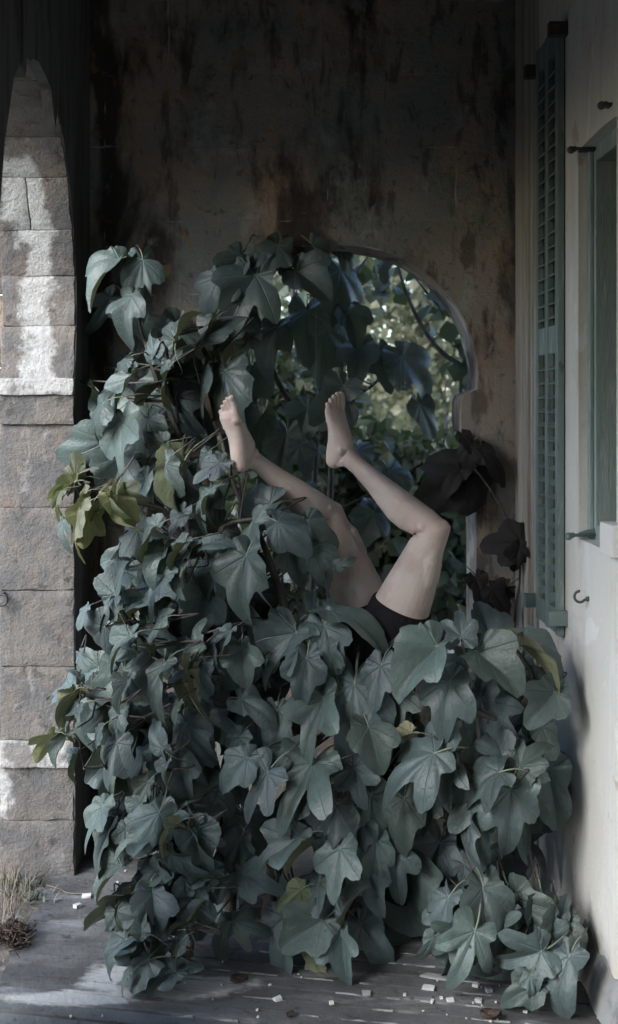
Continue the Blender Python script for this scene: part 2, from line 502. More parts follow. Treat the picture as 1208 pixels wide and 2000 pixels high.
M['fig_leaf'] = leaf_material('fig_leaf', (0.082, 0.118, 0.117), (0.165, 0.185, 0.11), (0.12, 0.14, 0.06), 0.09)
M['young_leaf'] = leaf_material('young_leaf', (0.165, 0.19, 0.125), (0.235, 0.245, 0.125), (0.22, 0.24, 0.09), 0.24)  # yellow-green of undersides and of light through the leaf, put into the colour
M['dead_leaf'] = leaf_material('dead_leaf', (0.009, 0.0075, 0.007), (0.011, 0.009, 0.008), (0.02, 0.012, 0.008), 0.05, rough=0.8)
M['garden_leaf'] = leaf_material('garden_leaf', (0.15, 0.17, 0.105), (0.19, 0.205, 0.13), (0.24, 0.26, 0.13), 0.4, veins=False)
M['garden_leaf_dark'] = leaf_material('garden_leaf_dark', (0.055, 0.075, 0.045), (0.075, 0.09, 0.05), (0.09, 0.11, 0.04), 0.3, veins=False)  # darker copy of garden_leaf: the building's shade put into the leaf colour

def skin_material():
    m = surface('skin', (0.45, 0.395, 0.36), [
        ((0.46, 0.345, 0.305), 7, 0.45, 0.65, I3, 5, 0.7), ((0.30, 0.225, 0.195), 5, 0.45, 0.7, I3, 5, 0.6),
        ((0.33, 0.2, 0.16), 55, 0.68, 0.76, I3, 3, 0.35)], rough=0.6, spec=0.22, bump=[(28, 0.7, I3), (120, 0.5, I3), (420, 0.35, I3)], bump_dist=0.003)
    b = m.node_tree.nodes['Principled BSDF']
    b.inputs['Subsurface Weight'].default_value = 0.06
    b.inputs['Subsurface Radius'].default_value = (0.012, 0.005, 0.003)
    b.inputs['Subsurface Scale'].default_value = 1.0
    return m
M['skin'] = skin_material()
def add_blush(m):
    # redder skin at the knees, heels and toes
    nt = m.node_tree
    b = nt.nodes['Principled BSDF']
    old = b.inputs['Base Color'].links[0].from_socket
    at = nt.nodes.new('ShaderNodeAttribute')
    at.attribute_name = 'blush'
    nt.links.new(mix_rgb(nt, at.outputs['Fac'], old, (0.44, 0.29, 0.245)), b.inputs['Base Color'])
add_blush(M['skin'])
M['hair'] = surface('hair', (0.02, 0.016, 0.014), [], rough=0.6)
# ------------------------------------------------------------------ ground and floor
rng = random.Random(11)
XL, XR, YB = -0.77, 0.93, 4.75          # inner faces: arcade wall, house wall, back wall

def grid_sheet(name, x0, x1, y0, y1, nx, ny, zf, mat):
    vs_ = [(x0 + (x1 - x0) * i / nx, y0 + (y1 - y0) * j / ny) for j in range(ny + 1) for i in range(nx + 1)]
    fs = [(j * (nx + 1) + i, j * (nx + 1) + i + 1, (j + 1) * (nx + 1) + i + 1, (j + 1) * (nx + 1) + i) for j in range(ny) for i in range(nx)]
    return py_obj(name, [(x, y, zf(x, y)) for x, y in vs_], fs, mat, smooth=True)

ground = py_obj('ground', [(-90, -90, -0.045), (90, -90, -0.045), (90, 140, -0.045), (-90, 140, -0.045)], [(0, 1, 2, 3)], M['dirt'])
tag(ground, kind='structure')
verge = grid_sheet('verge', -2.4, -0.84, 2.4, 5.2, 60, 100,
                   lambda x, y: -0.012 + 0.03 * noise.noise(Vector((x * 5, y * 5, 0))) + 0.012 * noise.noise(Vector((x * 22, y * 22, 3))) - 0.04 * max(0, (-1.6 - x)), M['dirt'])
tag(verge, kind='structure')

bm = bmesh.new()
add_box(bm, -0.862, XR + 0.02, -1.5, YB + 0.4, -0.14, -0.014)
floor = bm_obj('floor', bm, M['floor'])
tag(floor, kind='structure')
# smooth far part of the floor
def poly_prism(name, poly, z0, z1, mat, parent, jit=0.0, seed=0):
    bm = bmesh.new()
    n = len(poly)
    b = [bm.verts.new((p[0], p[1], z0)) for p in poly]
    t = [bm.verts.new((p[0], p[1], z1 + jit * noise.noise(Vector((p[0] * 9, p[1] * 9, seed))))) for p in poly]
    bm.faces.new(b[::-1])
    bm.faces.new(t)
    for i in range(n):
        bm.faces.new((b[i], b[(i + 1) % n], t[(i + 1) % n], t[i]))
    return bm_obj(name, bm, mat, parent)

def clip(poly, a, b, c):
    """keep a*x+b*y<=c"""
    out = []
    for i in range(len(poly)):
        p, q = poly[i], poly[(i + 1) % len(poly)]
        fp, fq = a * p[0] + b * p[1] - c, a * q[0] + b * q[1] - c
        if fp <= 0: out.append(p)
        if fp * fq < 0:
            t = fp / (fp - fq)
            out.append((p[0] + (q[0] - p[0]) * t, p[1] + (q[1] - p[1]) * t))
    return out

ANG = math.radians(-11)
dirv = (math.cos(ANG), math.sin(ANG))
nrm = (-dirv[1], dirv[0])
far_c = 3.93
rect = [(-0.86, 3.0), (XR, 3.0), (XR, YB), (-0.86, YB)]
far_poly = clip(rect, -nrm[0], -nrm[1], -far_c)
poly_prism('floor_slab', far_poly, -0.03, -0.001, M['floor'], floor)
w = 0.072
k = 0
grooves = []
while far_c - (k + 1) * w > 2.85:
    c1, c0 = far_c - k * w - 0.0055, far_c - (k + 1) * w + 0.0055
    p = clip(clip([(-0.86, 2.7), (XR, 2.7), (XR, YB), (-0.86, YB)], nrm[0], nrm[1], c1), -nrm[0], -nrm[1], -c0)
    if len(p) >= 3:
        # cut the strip along its length so that the edges can wander
        us = [q[0] * dirv[0] + q[1] * dirv[1] for q in p]
        u0, u1 = min(us), max(us)
        n = 26
        lo, hi = [], []
        for i in range(n + 1):
            u = u0 + (u1 - u0) * i / n
            j0 = 0.0035 * noise.noise(Vector((u * 9, k * 3.3, 1))) + 0.002 * noise.noise(Vector((u * 40, k, 5)))
            j1 = 0.0035 * noise.noise(Vector((u * 9, k * 3.3, 9))) + 0.002 * noise.noise(Vector((u * 40, k, 8)))
            lo.append((u * dirv[0] + nrm[0] * (c0 + j0), u * dirv[1] + nrm[1] * (c0 + j0)))
            hi.append((u * dirv[0] + nrm[0] * (c1 + j1), u * dirv[1] + nrm[1] * (c1 + j1)))
        bm = bmesh.new()
        dz = rng.uniform(-0.0015, 0.0015)
        def zz(q): return dz + 0.0018 * noise.noise(Vector((q[0] * 6, q[1] * 6, k)))
        lo = [(min(max(a, -0.86), XR), b) for a, b in lo]
        hi = [(min(max(a, -0.86), XR), b) for a, b in hi]
        tl = [bm.verts.new((q[0], q[1], zz(q))) for q in lo]
        th = [bm.verts.new((q[0], q[1], zz(q))) for q in hi]
        bl = [bm.verts.new((q[0], q[1], -0.03)) for q in lo]
        bh = [bm.verts.new((q[0], q[1], -0.03)) for q in hi]
        for i in range(n):
            bm.faces.new((tl[i], tl[i + 1], th[i + 1], th[i]))
            bm.faces.new((bl[i], bl[i + 1], tl[i + 1], tl[i]))
            bm.faces.new((th[i], th[i + 1], bh[i + 1], bh[i]))
        bmesh.ops.recalc_face_normals(bm, faces=list(bm.faces))
        bm_obj('floor_strip', bm, M['floor'], floor)
        grooves.append(c0 - 0.0055)
    k += 1
# lime mortar left standing in stretches of the joints
bm = bmesh.new()
for gi, c in enumerate(grooves):
    u = -0.95
    while u < 1.1:
        ln = rng.uniform(0.02, 0.13)
        x, y = u * dirv[0] + nrm[0] * c, u * dirv[1] + nrm[1] * c
        dens = 0.95 if x < -0.35 else 0.7
        if rng.random() < dens and -0.84 < x < XR - 0.06 and y < 3.95:
            m_ = 7
            prev = None
            for i in range(m_ + 1):
                t = i / m_
                uu = u + ln * t
                wd = (1.1 if x > -0.3 else 2.0) * (0.0024 + 0.0045 * abs(noise.noise(Vector((uu * 30, c * 9, 2))))) * (0.3 + math.sin(math.pi * min(max(t, 0.03), 0.97)))
                h = 0.0 + 0.007 * noise.noise(Vector((uu * 25, c * 5, 7)))
                q = [(uu * dirv[0] + nrm[0] * (c + s * wd), uu * dirv[1] + nrm[1] * (c + s * wd), zq) for s, zq in ((-1, -0.012), (-0.6, h), (0.6, h), (1, -0.012))]
                ring = [bm.verts.new(v) for v in q]
                if prev:
                    for a in range(3):
                        bm.faces.new((prev[a], prev[a + 1], ring[a + 1], ring[a]))
                prev = ring
        u += ln + rng.uniform(0.0, 0.03 if x < -0.35 else 0.12)
bmesh.ops.recalc_face_normals(bm, faces=list(bm.faces))
o = bm_obj('joint_mortar', bm, M['lime_mortar'], floor)
tag(o, kind='stuff')
# smooth cement patch spread over the strips
def blob(name, pts, z, thick, mat, parent, n=64, rough=0.02, seed=0):
    P = catmull([Vector((*p, 0)) for p in pts + [pts[0]]], max(3, n // len(pts)))[:-1]
    c = sum(P, Vector()) / len(P)
    bm = bmesh.new()
    rings = []
    for fr, h in ((1.0, 0.0), (0.94, 0.7), (0.6, 1.0)):
        rings.append([bm.verts.new((c.x + (p.x - c.x) * (fr + rough * 4 * noise.noise(Vector((p.x * 12, p.y * 12, seed)))), c.y + (p.y - c.y) * (fr + rough * 4 * noise.noise(Vector((p.x * 12, p.y * 12, seed)))), z + thick * h)) for p in P])
    m_ = len(P)
    for a, b in ((0, 1), (1, 2)):
        for i in range(m_):
            bm.faces.new((rings[a][i], rings[a][(i + 1) % m_], rings[b][(i + 1) % m_], rings[b][i]))
    bm.faces.new(rings[2])
    bmesh.ops.recalc_face_normals(bm, faces=list(bm.faces))
    return bm_obj(name, bm, mat, parent, smooth=True)
def fl(px, py):
    d = CAM_Z * FPX / (py - VY)
    p = U(px, py, d)
    return (p.x, p.y)
blob('cement_patch', [fl(835, 1900), fl(880, 1908), fl(872, 1916), fl(820, 1908)], 0.001, 0.004, M['cement'], floor, seed=3)

# ------------------------------------------------------------------ ceiling
bm = bmesh.new()
add_box(bm, -1.06, XR + 0.3, -1.9, YB + 0.28, 3.52, 3.66)
ceil = bm_obj('ceiling', bm, M['ceiling'])
tag(ceil, kind='structure')

# ------------------------------------------------------------------ back wall with its horseshoe opening
def bw(px, py):
    p = U(px, py, YB)
    return (p.x, p.z)
cx, cyy, rr = 672, 742, 263
hole = []
def jit2(p, a=0.004, s=12, seed=0):
    return (p[0] + a * noise.noise(Vector((p[0] * s, p[1] * s, seed))), p[1] + a * noise.noise(Vector((p[0] * s, p[1] * s, seed + 5))))
hole += [bw(931, 1690), bw(931, 1400), bw(932, 1150), bw(930, 1000), bw(932, 900), bw(930, 862), bw(922, 850), bw(903, 846), bw(901, 815), bw(901, 785), bw(906, 772), bw(922, 766)]
for a in range(-4, 185, 6):
    hole.append(bw(cx + rr * math.cos(math.radians(a)), cyy - rr * math.sin(math.radians(a))))
hole += [bw(422, 766), bw(438, 772), bw(443, 785), bw(443, 846), bw(424, 850), bw(414, 862), bw(412, 1000), bw(413, 1300), bw(413, 1690)]
hole = [jit2(p) for p in hole]
PARAPET = 0.68
hole = [p for p in hole if p[1] > PARAPET + 0.02]
hole = [(bw(931, 1300)[0], PARAPET)] + hole + [(bw(413, 1300)[0], PARAPET)]
back = empty('back_wall', (0.08, YB + 0.15, 0))
tag(back, 'dark stained end wall with blocks and horseshoe-arched opening behind the fig leaves', 'wall')
bm = slab_with_hole([(-1.04, -0.05), (XR + 0.28, -0.05), (XR + 0.28, 3.66), (-1.04, 3.66)], hole, lambda x, z: (x, YB, z), (0, 0.27, 0))
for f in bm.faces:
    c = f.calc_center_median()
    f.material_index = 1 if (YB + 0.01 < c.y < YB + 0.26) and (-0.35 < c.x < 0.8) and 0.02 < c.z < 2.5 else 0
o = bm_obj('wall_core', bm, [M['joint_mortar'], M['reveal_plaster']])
part_of(o, back)
# plastered stone blocks, a few millimetres proud of the joints
def in_hole_px(x0, x1, y0, y1):
    for i in range(9):
        for j in range(9):
            x, y = x0 + (x1 - x0) * i / 8, y0 + (y1 - y0) * j / 8
            if y < 800:
                if (x - cx) ** 2 + (y - cyy) ** 2 < (rr + 3) ** 2: return True
            elif 405 < x < 938 and y < 1304: return True
    return False
row_y = [-140, 2, 145, 288, 432, 575, 718, 860, 1000, 1145, 1290, 1440, 1600]
cols_a = [-40, 205, 330, 425, 520, 640, 755, 890, 1014]
cols_b = [-40, 205, 300, 400, 500, 640, 757, 888, 1014]
def wall_block(x0, x1, y0, y1, seed):
    (ax, az), (bx, bz) = bw(x0 + 0.9, y1 - 0.9), bw(x1 - 0.9, y0 + 0.9)
    b = bmesh.new()
    add_hexa(b, box_pts(ax, bx, YB - 0.0022 + rng.uniform(-0.001, 0.001), YB + 0.03, az, bz))
    bmesh.ops.subdivide_edges(b, edges=[e for e in b.edges if e.calc_length() > 0.04], cuts=5, use_grid_fill=True)
    for v in b.verts:
        n = noise.noise_vector(v.co * 11 + Vector((seed, 0, 0)))
        v.co += Vector((n.x * 0.007, n.y * 0.0008, n.z * 0.007))
    part_of(bm_obj('wall_block', b, M['back_plaster']), back)
def split_block(x0, x1, y0, y1, seed, lvl=0):
    if not in_hole_px(x0, x1, y0, y1):
        wall_block(x0, x1, y0, y1, seed)
# above the arch: regular blocks
for r in range(len(row_y) - 1):
    cols = cols_a if r % 2 else cols_b
    for c in range(len(cols) - 1):
        split_block(cols[c], cols[c + 1], row_y[r], row_y[r + 1], r * 20 + c)
# pieces fitted round the arch (polygons clipped by the curve)
def arch_fill():
    bm = bmesh.new()
    lim = rr + 1.5
    def clear(x, y):
        if y < 800: return (x - cx) ** 2 + (y - cyy) ** 2 > lim ** 2 and not (y > 755 and 440 - 40 < x < 905)
        return not (406 < x < 937 and y < 1303)
    return clear
clear = arch_fill()
lim = rr + 1.5
for r in range(len(row_y) - 1):
    cols = cols_a if r % 2 else cols_b
    for c in range(len(cols) - 1):
        x0, x1, y0, y1 = cols[c], cols[c + 1], row_y[r], row_y[r + 1]
        if not in_hole_px(x0, x1, y0, y1): continue
        nx, ny = 30, 34
        b = bmesh.new()
        vmap = {}
        def V(i, j):
            if (i, j) not in vmap:
                px, py = x0 + 0.9 + (x1 - x0 - 1.8) * i / nx, y0 + 0.9 + (y1 - y0 - 1.8) * j / ny
                a, z = bw(px, py)
                vmap[i, j] = b.verts.new((a, YB - 0.0022 + 0.0008 * noise.noise(Vector((a * 11, z * 11, r))), z))
            return vmap[i, j]
        cnt = 0
        for i in range(nx):
            for j in range(ny):
                px, py = x0 + (x1 - x0) * (i + .5) / nx, y0 + (y1 - y0) * (j + .5) / ny
                if clear(px, py):
                    b.faces.new((V(i, j), V(i, j + 1), V(i + 1, j + 1), V(i + 1, j)))
                    cnt += 1
        if cnt < 12:
            b.free()
            continue
        # pull the stair-stepped rim onto the curve
        for v in b.verts:
            if v.is_boundary:
                px, py = VX + v.co.x * FPX / YB, VY + (CAM_Z - v.co.z) * FPX / YB
                dd = math.hypot(px - cx, py - cyy)
                if py < 780 and abs(dd - lim) < 7:
                    px, py = cx + (px - cx) / dd * lim, cyy + (py - cyy) / dd * lim
                    v.co.x, v.co.z = bw(px, py)
        ext = bmesh.ops.extrude_face_region(b, geom=list(b.faces))
        for g in ext['geom']:
            if isinstance(g, bmesh.types.BMVert): g.co.y = YB + 0.03
        bmesh.ops.recalc_face_normals(b, faces=list(b.faces))
        part_of(bm_obj('wall_block', b, M['back_plaster']), back)

# ------------------------------------------------------------------ arcade wall on the left
arcade = empty('arcade_wall', (-0.9, 3.0, 0))
tag(arcade, 'grey plastered arcade wall with stone-lined arch at the left edge', 'wall')
far_curve = [(4.40, 1.825), (4.435, 2.03), (4.425, 2.22), (4.355, 2.40), (4.25, 2.575), (4.11, 2.71), (3.92, 2.79), (3.72, 2.815), (3.55, 2.765), (3.42, 2.66), (3.31, 2.46), (3.23, 2.2), (3.15, 1.9)]
def off(p, a=0.007):
    return (p[0] + a * (1 if p[0] > 3.75 else -1), p[1] + a * (1 if p[1] > 2.3 else 0))
hole1 = [(4.407, -0.04), (4.407, 1.0), (4.407, 1.8)] + [off(p) for p in far_curve] + [(3.1, 1.7), (3.1, -0.04)]
hole2 = [(2.65, -0.04), (2.65, 1.8)] + [(1.95 + 0.7 * math.cos(a), 1.9 + 0.9 * math.sin(a)) for a in [math.pi * i / 14 for i in range(15)]] + [(1.25, 1.8), (1.25, -0.04)]
def slab_holes(outer, holes, to3, dv):
    bm = bmesh.new()
    loops = []
    for loop in [outer] + holes:
        v_ = [bm.verts.new(to3(*p)) for p in loop]
        loops.append(v_)
        for i in range(len(v_)): bm.edges.new((v_[i], v_[(i + 1) % len(v_)]))
    bmesh.ops.triangle_fill(bm, edges=list(bm.edges), use_beauty=True)
    front = list(bm.faces)
    mp = {v: bm.verts.new(v.co + Vector(dv)) for l in loops for v in l}
    for f in front: bm.faces.new([mp[v] for v in reversed(f.verts)])
    for l in loops:
        for i in range(len(l)):
            a, b = l[i], l[(i + 1) % len(l)]
            bm.faces.new((a, b, mp[b], mp[a]))
    bmesh.ops.recalc_face_normals(bm, faces=list(bm.faces))
    return bm
hole3 = [(y - 1.85, z) for y, z in hole2]
outer = [(-1.9, -0.05), (5.02, -0.05), (5.02, 3.66), (-1.9, 3.66)]
bm = slab_holes(outer, [hole1, hole2, hole3], lambda y, z: (XL, y, z), (-0.255, 0, 0))
part_of(bm_obj('wall_core', bm, M['grey_plaster']), arcade)
bm = bmesh.new()
add_box(bm, XL - 0.25, XR + 0.28, -2.1, -1.9, -0.05, 3.66)
part_of(bm_obj('return_wall', bm, M['grey_plaster']), arcade)  # unseen wall added behind the camera to shut out frontal light
# ragged plaster edge hanging at the crown of the arch
bm = bmesh.new()
rag = [(3.50, 2.80), (3.50, 2.735), (3.535, 2.70), (3.56, 2.765), (3.60, 2.765), (3.64, 2.785), (3.72, 2.80), (3.84, 2.785), (3.93, 2.765), (3.965, 2.70), (4.0, 2.655), (4.04, 2.74), (4.07, 2.80)]
top = [(4.07, 2.95), (3.50, 2.95)]
pf = [bm.verts.new((XL + 0.006, y, z)) for y, z in rag + top]
pb = [bm.verts.new((XL - 0.03, y, z)) for y, z in rag + top]
bm.faces.new(pf)
bm.faces.new(pb[::-1])
for i in range(len(pf)):
    bm.faces.new((pf[i], pb[i], pb[(i + 1) % len(pf)], pf[(i + 1) % len(pf)]))
bmesh.ops.recalc_face_normals(bm, faces=list(bm.faces))
part_of(bm_obj('torn_plaster', bm, M['grey_plaster']), arcade)
XS0, XS1 = -1.045, XL - 0.003
rows = [(-0.03, 0.20, 'stone', 0), (0.205, 0.395, 'stone', 0), (0.40, 0.495, 'lime_stone', 0.008), (0.50, 0.765, 'stone', 0), (0.77, 1.045, 'stone', 0), (1.05, 1.35, 'stone', 0), (1.355, 1.655, 'stone', -0.004), (1.66, 1.765, 'stone', 0.012), (1.767, 1.825, 'lime_stone', 0.022)]
for i, (z0, z1, mt, pr) in enumerate(rows):
    y0 = 4.40 - pr + rng.uniform(-0.003, 0.003)
    split = None
    spans = [(XS0, XS1)] if not split else [(XS0, split - 0.003), (split + 0.003, XS1)]
    for (a, b_) in spans:
        b = stone_bm(box_pts(a, b_, y0 + rng.uniform(-0.002, 0.002), 4.60, z0 - 0.001, z1 + 0.001), bev=0.0025, cuts=7, amp=0.009 if i < 2 else 0.005, scale=16, seed=i * 7 + 1)
        part_of(bm_obj('stone_block', b, M[mt], smooth=True), arcade)
crv = catmull([Vector((0, y, z)) for y, z in far_curve], 4)
def curve_at(s):
    acc = 0
    for i in range(len(crv) - 1):
        L_ = (crv[i + 1] - crv[i]).length
        if acc + L_ >= s:
            t = (s - acc) / L_
            p = crv[i].lerp(crv[i + 1], t)
            d = (crv[i + 1] - crv[i]).normalized()
            return p, Vector((0, d.z, -d.y))
        acc += L_
    d = (crv[-1] - crv[-2]).normalized()
    return crv[-1], Vector((0, d.z, -d.y))
total = sum((crv[i + 1] - crv[i]).length for i in range(len(crv) - 1))
s, i = 0.0, 0
steps = [0.2, 0.185, 0.17, 0.20, 0.16, 0.14, 0.15, 0.16, 0.18, 0.18, 0.17, 0.2, 0.22, 0.2, 0.2, 0.2]
while s < total - 0.05:
    e = min(s + steps[i % len(steps)], total)
    (p0, n0), (p1, n1) = curve_at(s + 0.0005), curve_at(e - 0.0005)
    cuts_x = [XS0, XS1] if i != 3 else [XS0, -0.905 + rng.uniform(-0.04, 0.04), XS1]
    for a, b_ in zip(cuts_x[:-1], cuts_x[1:]):
        th = 0.10
        q = []
        for base, nn in ((p0, n0), (p1, n1)):
            f_, k_ = base, base + nn * th
            q.append((f_, k_))
        (f0, k0), (f1, k1) = q
        pts = [(a + 0.002, f0.y, f0.z), (b_ - 0.002, f0.y, f0.z), (b_ - 0.002, k0.y, k0.z), (a + 0.002, k0.y, k0.z),
               (a + 0.002, f1.y, f1.z), (b_ - 0.002, f1.y, f1.z), (b_ - 0.002, k1.y, k1.z), (a + 0.002, k1.y, k1.z)]
        b = stone_bm(pts, bev=0.0025, cuts=5, amp=0.005, scale=16, seed=i * 3 + 50)
        bmesh.ops.recalc_face_normals(b, faces=list(b.faces))
        part_of(bm_obj('stone_block', b, M['stone'], smooth=True), arcade)
    s, i = e, i + 1
# ------------------------------------------------------------------ house wall on the right
house = empty('house_wall', (1.05, 3.0, 0))
tag(house, 'pale streaked house wall with small green-framed window along the right edge', 'wall')
WY0, WY1, WZ0, WZ1 = 3.355, 3.79, 1.31, 2.545
def wob(p): return jit2(p, 0.004, 7, 2)
hole = [wob(p) for p in [(WY0, WZ0), (WY0, 1.7), (WY0, 2.1), (WY0, WZ1), (3.5, WZ1 + 0.004), (3.65, WZ1), (WY1, WZ1 - 0.01), (WY1, 2.3), (WY1 + .003, 2.1), (WY1, 1.9), (WY1 - .003, 1.7), (WY1, 1.5), (WY1, WZ0), (3.6, WZ0 + 0.003)]]
bm = slab_holes([(-2.5, -0.05), (YB + 0.27, -0.05), (YB + 0.27, 3.66), (-2.5, 3.66)], [hole], lambda y, z: (XR, y, z), (0.28, 0, 0))
for f in bm.faces:
    c = f.calc_center_median()
    if XR + 0.01 < c.x < XR + 0.27 and 3.3 < c.y < 3.85 and 1.2 < c.z < 2.6: f.material_index = 1
o = bm_obj('wall_core', bm, [M['pale_wall'], M['tan_plaster']])
part_of(o, house)
# corner mouldings
for y0, y1, pr in ((4.375, 4.425, 0.01), (4.445, 4.475, 0.012), (4.485, 4.545, 0.022), (4.555, 4.585, 0.012), (4.60, 4.735, 0.018)):
    b = stone_bm(box_pts(XR - pr, XR + 0.01, y0, y1, 0.0, 3.515), bev=0.004, cuts=0, amp=0.0)
    bmesh.ops.subdivide_edges(b, edges=[e for e in b.edges if e.calc_length() > 1], cuts=40, use_grid_fill=True)
    for v in b.verts: v.co += noise.noise_vector(v.co * 8) * 0.002
    part_of(bm_obj('corner_moulding', b, M['moulding']), house)
# window
bm = bmesh.new()
for a in ((3.745, WY1 + 0.005, WZ0, WZ1), (WY0 - 0.005, 3.40, WZ0, WZ1), (3.40, 3.745, WZ0, WZ0 + 0.05), (3.40, 3.745, WZ1 - 0.05, WZ1 + 0.005)):
    add_box(bm, 0.972, 1.042, *a)
    y0, y1, z0, z1 = a
add_box(bm, 0.958, 0.972, 3.762, WY1 + 0.004, WZ0 + 0.002, WZ1 - 0.002)
bmesh.ops.bevel(bm, geom=list(bm.edges), offset=0.003, segments=1, affect='EDGES')
wf = part_of(bm_obj('window_frame', bm, M['pale_green_paint']), house)
bm = bmesh.new()
for a in ((3.725, 3.744), (3.40, 3.425), (3.56, 3.59)): add_box(bm, 1.046, 1.066, a[0], a[1], WZ0 + 0.05, WZ1 - 0.05)
for z in (1.362, 1.93, 2.475): add_box(bm, 1.047, 1.065, 3.425, 3.725, z, z + 0.022)
o = bm_obj('sash', bm, M['timber'], wf)
bm = bmesh.new()
add_box(bm, 1.054, 1.058, 3.40, 3.745, WZ0 + 0.05, WZ1 - 0.05)
o = bm_obj('pane', bm, M['glass'], wf)
bm = bmesh.new()
add_box(bm, 1.10, 1.19, 3.36, 3.785, WZ0 + 0.01, WZ1 - 0.015)
part_of(bm_obj('inner_curtain', bm, M['timber']), house)  # added dark box standing in for the unlit room behind the pane
b = stone_bm(box_pts(0.893, 0.945, 3.27, 3.395, 1.316, 1.405), bev=0.004, cuts=2, amp=0.0015)
part_of(bm_obj('sill_block', b, M['white_wood']), house)
# flaking base of the plaster along the floor
bm = bmesh.new()
n = 60
prev = None
for i in range(n + 1):
    y = 2.9 + (4.42 - 2.9) * i / n
    h = 0.05 + 0.07 * abs(noise.noise(Vector((y * 3.1, 0, 2)))) + 0.03 * noise.noise(Vector((y * 14, 0, 4))) + (0.06 if y < 3.7 else 0)
    pr = 0.022 + 0.008 * noise.noise(Vector((y * 6, 1, 0)))
    ring = [bm.verts.new(v) for v in ((XR + 0.01, y, h + 0.012), (XR - 0.006, y, h + 0.01), (XR - pr, y, h * 0.72), (XR - pr * 1.5, y, h * 0.25), (XR - pr * 2.0, y, -0.02))]
    if prev:
        for a in range(4): bm.faces.new((prev[a], prev[a + 1], ring[a + 1], ring[a]))
    prev = ring
bmesh.ops.recalc_face_normals(bm, faces=list(bm.faces))
part_of(bm_obj('broken_skirting', bm, M['cement']), house)

# ------------------------------------------------------------------ louvred shutter folded back on the house wall
SH = empty('louvred_shutter', (0.90, 4.18, 0.97))
tag(SH, 'tall weathered green louvred shutter folded flat against the pale house wall', 'shutter')
SX0, SX1 = 0.904, 0.926
def sh_box(name, x0, x1, y0, y1, z0, z1, mat='green_paint'):
    b = stone_bm(box_pts(x0, x1, y0, y1, z0, z1), bev=0.003, cuts=0, amp=0)
    return part_of(bm_obj(name, b, M[mat]), SH)
for y0, y1 in ((3.962, 4.006), (4.118, 4.139), (4.141, 4.162), (4.275, 4.312)):
    sh_box('stile', SX0, SX1, y0, y1, 0.965, 3.0)
for (y0, y1) in ((4.007, 4.117), (4.163, 4.274)):
    for z0, z1 in ((0.968, 1.05), (1.905, 2.0), (2.915, 2.997)):
        sh_box('rail', SX0 + 0.002, SX1 - 0.001, y0, y1, z0, z1)
sh_box('backing_board', 0.9262, 0.9295, 3.965, 4.31, 0.97, 2.995, 'timber')  # added dark sheet standing in for the shade between the slats
slat_me = {}
for (y0, y1) in ((4.007, 4.117), (4.163, 4.274)):
    for (za, zb) in ((1.05, 1.905), (2.0, 2.915)):
        z = za + 0.03
        while z < zb - 0.015:
            key = (y0, y1)
            if key not in slat_me:
                b = bmesh.new()
                add_box(b, -0.0125, 0.0125, -(y1 - y0) / 2, (y1 - y0) / 2, -0.0035, 0.0035)
                bmesh.ops.bevel(b, geom=list(b.edges), offset=0.0015, segments=1, affect='EDGES')
                me = bpy.data.meshes.new('slat')
                b.to_mesh(me)
                b.free()
                me.materials.append(M['green_paint'])
                slat_me[key] = me
            o = bpy.data.objects.new('slat', slat_me[key])
            COL.objects.link(o)
            o.parent = SH
            o.location = Vector((0.9145, (y0 + y1) / 2, z)) - SH.location
            o.rotation_euler = (rng.uniform(-0.02, 0.02), math.radians(-28) + rng.uniform(-0.08, 0.08), 0)
            z += 0.0485
for (y0, y1, z0, z1) in ((3.925, 3.961, 2.945, 2.99), (4.313, 4.35, 2.91, 2.957), (4.313, 4.35, 1.0, 1.048), (3.93, 3.961, 1.005, 1.055)):
    sh_box('hinge_block', 0.868, XR + 0.004, y0, y1, z0, z1, 'timber' if z0 > 2 else 'green_paint')

# ------------------------------------------------------------------ iron fittings on the house wall
def stay(name, x0, x1, y, z, label, mat, r=0.0055):
    root = empty(name, (XR, y, z))
    tag(root, label, 'iron stay')
    b = bmesh.new()
    add_tube(b, [(x0, y, z), (x0 + 0.02, y, z + 0.001), (x1, y, z + 0.002)], [r, r * 0.9, r], 8)
    bar = part_of(bm_obj('bar', b, M[mat]), root)
    b = bmesh.new()
    for q, rad in ((0.0, 0.0125), (0.012, 0.009)):
        bmesh.ops.create_icosphere(b, subdivisions=2, radius=rad, matrix=Matrix.Translation((x0 + q, y, z - 0.003 + q * 0.3)))
    bm_obj('knob', b, M[mat], bar, smooth=True)
    b = bmesh.new()
    add_hexa(b, [(x1 - 0.055, y + 0.004, z - 0.004), (x1, y + 0.004, z - 0.004), (x1, y + 0.035, z - 0.004), (x1 - 0.055, y + 0.035, z - 0.004),
                 (x1 - 0.05, y + 0.006, z + 0.006), (x1, y + 0.006, z + 0.022), (x1, y + 0.035, z + 0.022), (x1 - 0.05, y + 0.035, z + 0.006)])
    part_of(bm_obj('plate', b, M[mat]), root)
stay('shutter_stay', 0.895, 0.978, 3.742, 2.532, 'dark iron shutter stay at the top far corner of the small window', 'iron')
stay('shutter_stay', 0.888, 0.978, 3.742, 1.325, 'green-grey iron shutter stay below the small window sill', 'green_iron')
stay('shutter_stay', 0.900, 0.975, 3.40, 2.587, 'dark iron shutter stay cut by the right edge above the window', 'iron')
hk = bmesh.new()
hp = [(XR + 0.01, 3.66, 1.142), (XR - 0.012, 3.66, 1.138)]
for a in range(-60, -271, -30):
    hp.append((XR - 0.028 + 0.017 * math.cos(math.radians(a)), 3.66 - 0.003, 1.148 + 0.017 * math.sin(math.radians(a))))
add_tube(hk, catmull(hp, 3), 0.0042, 8)
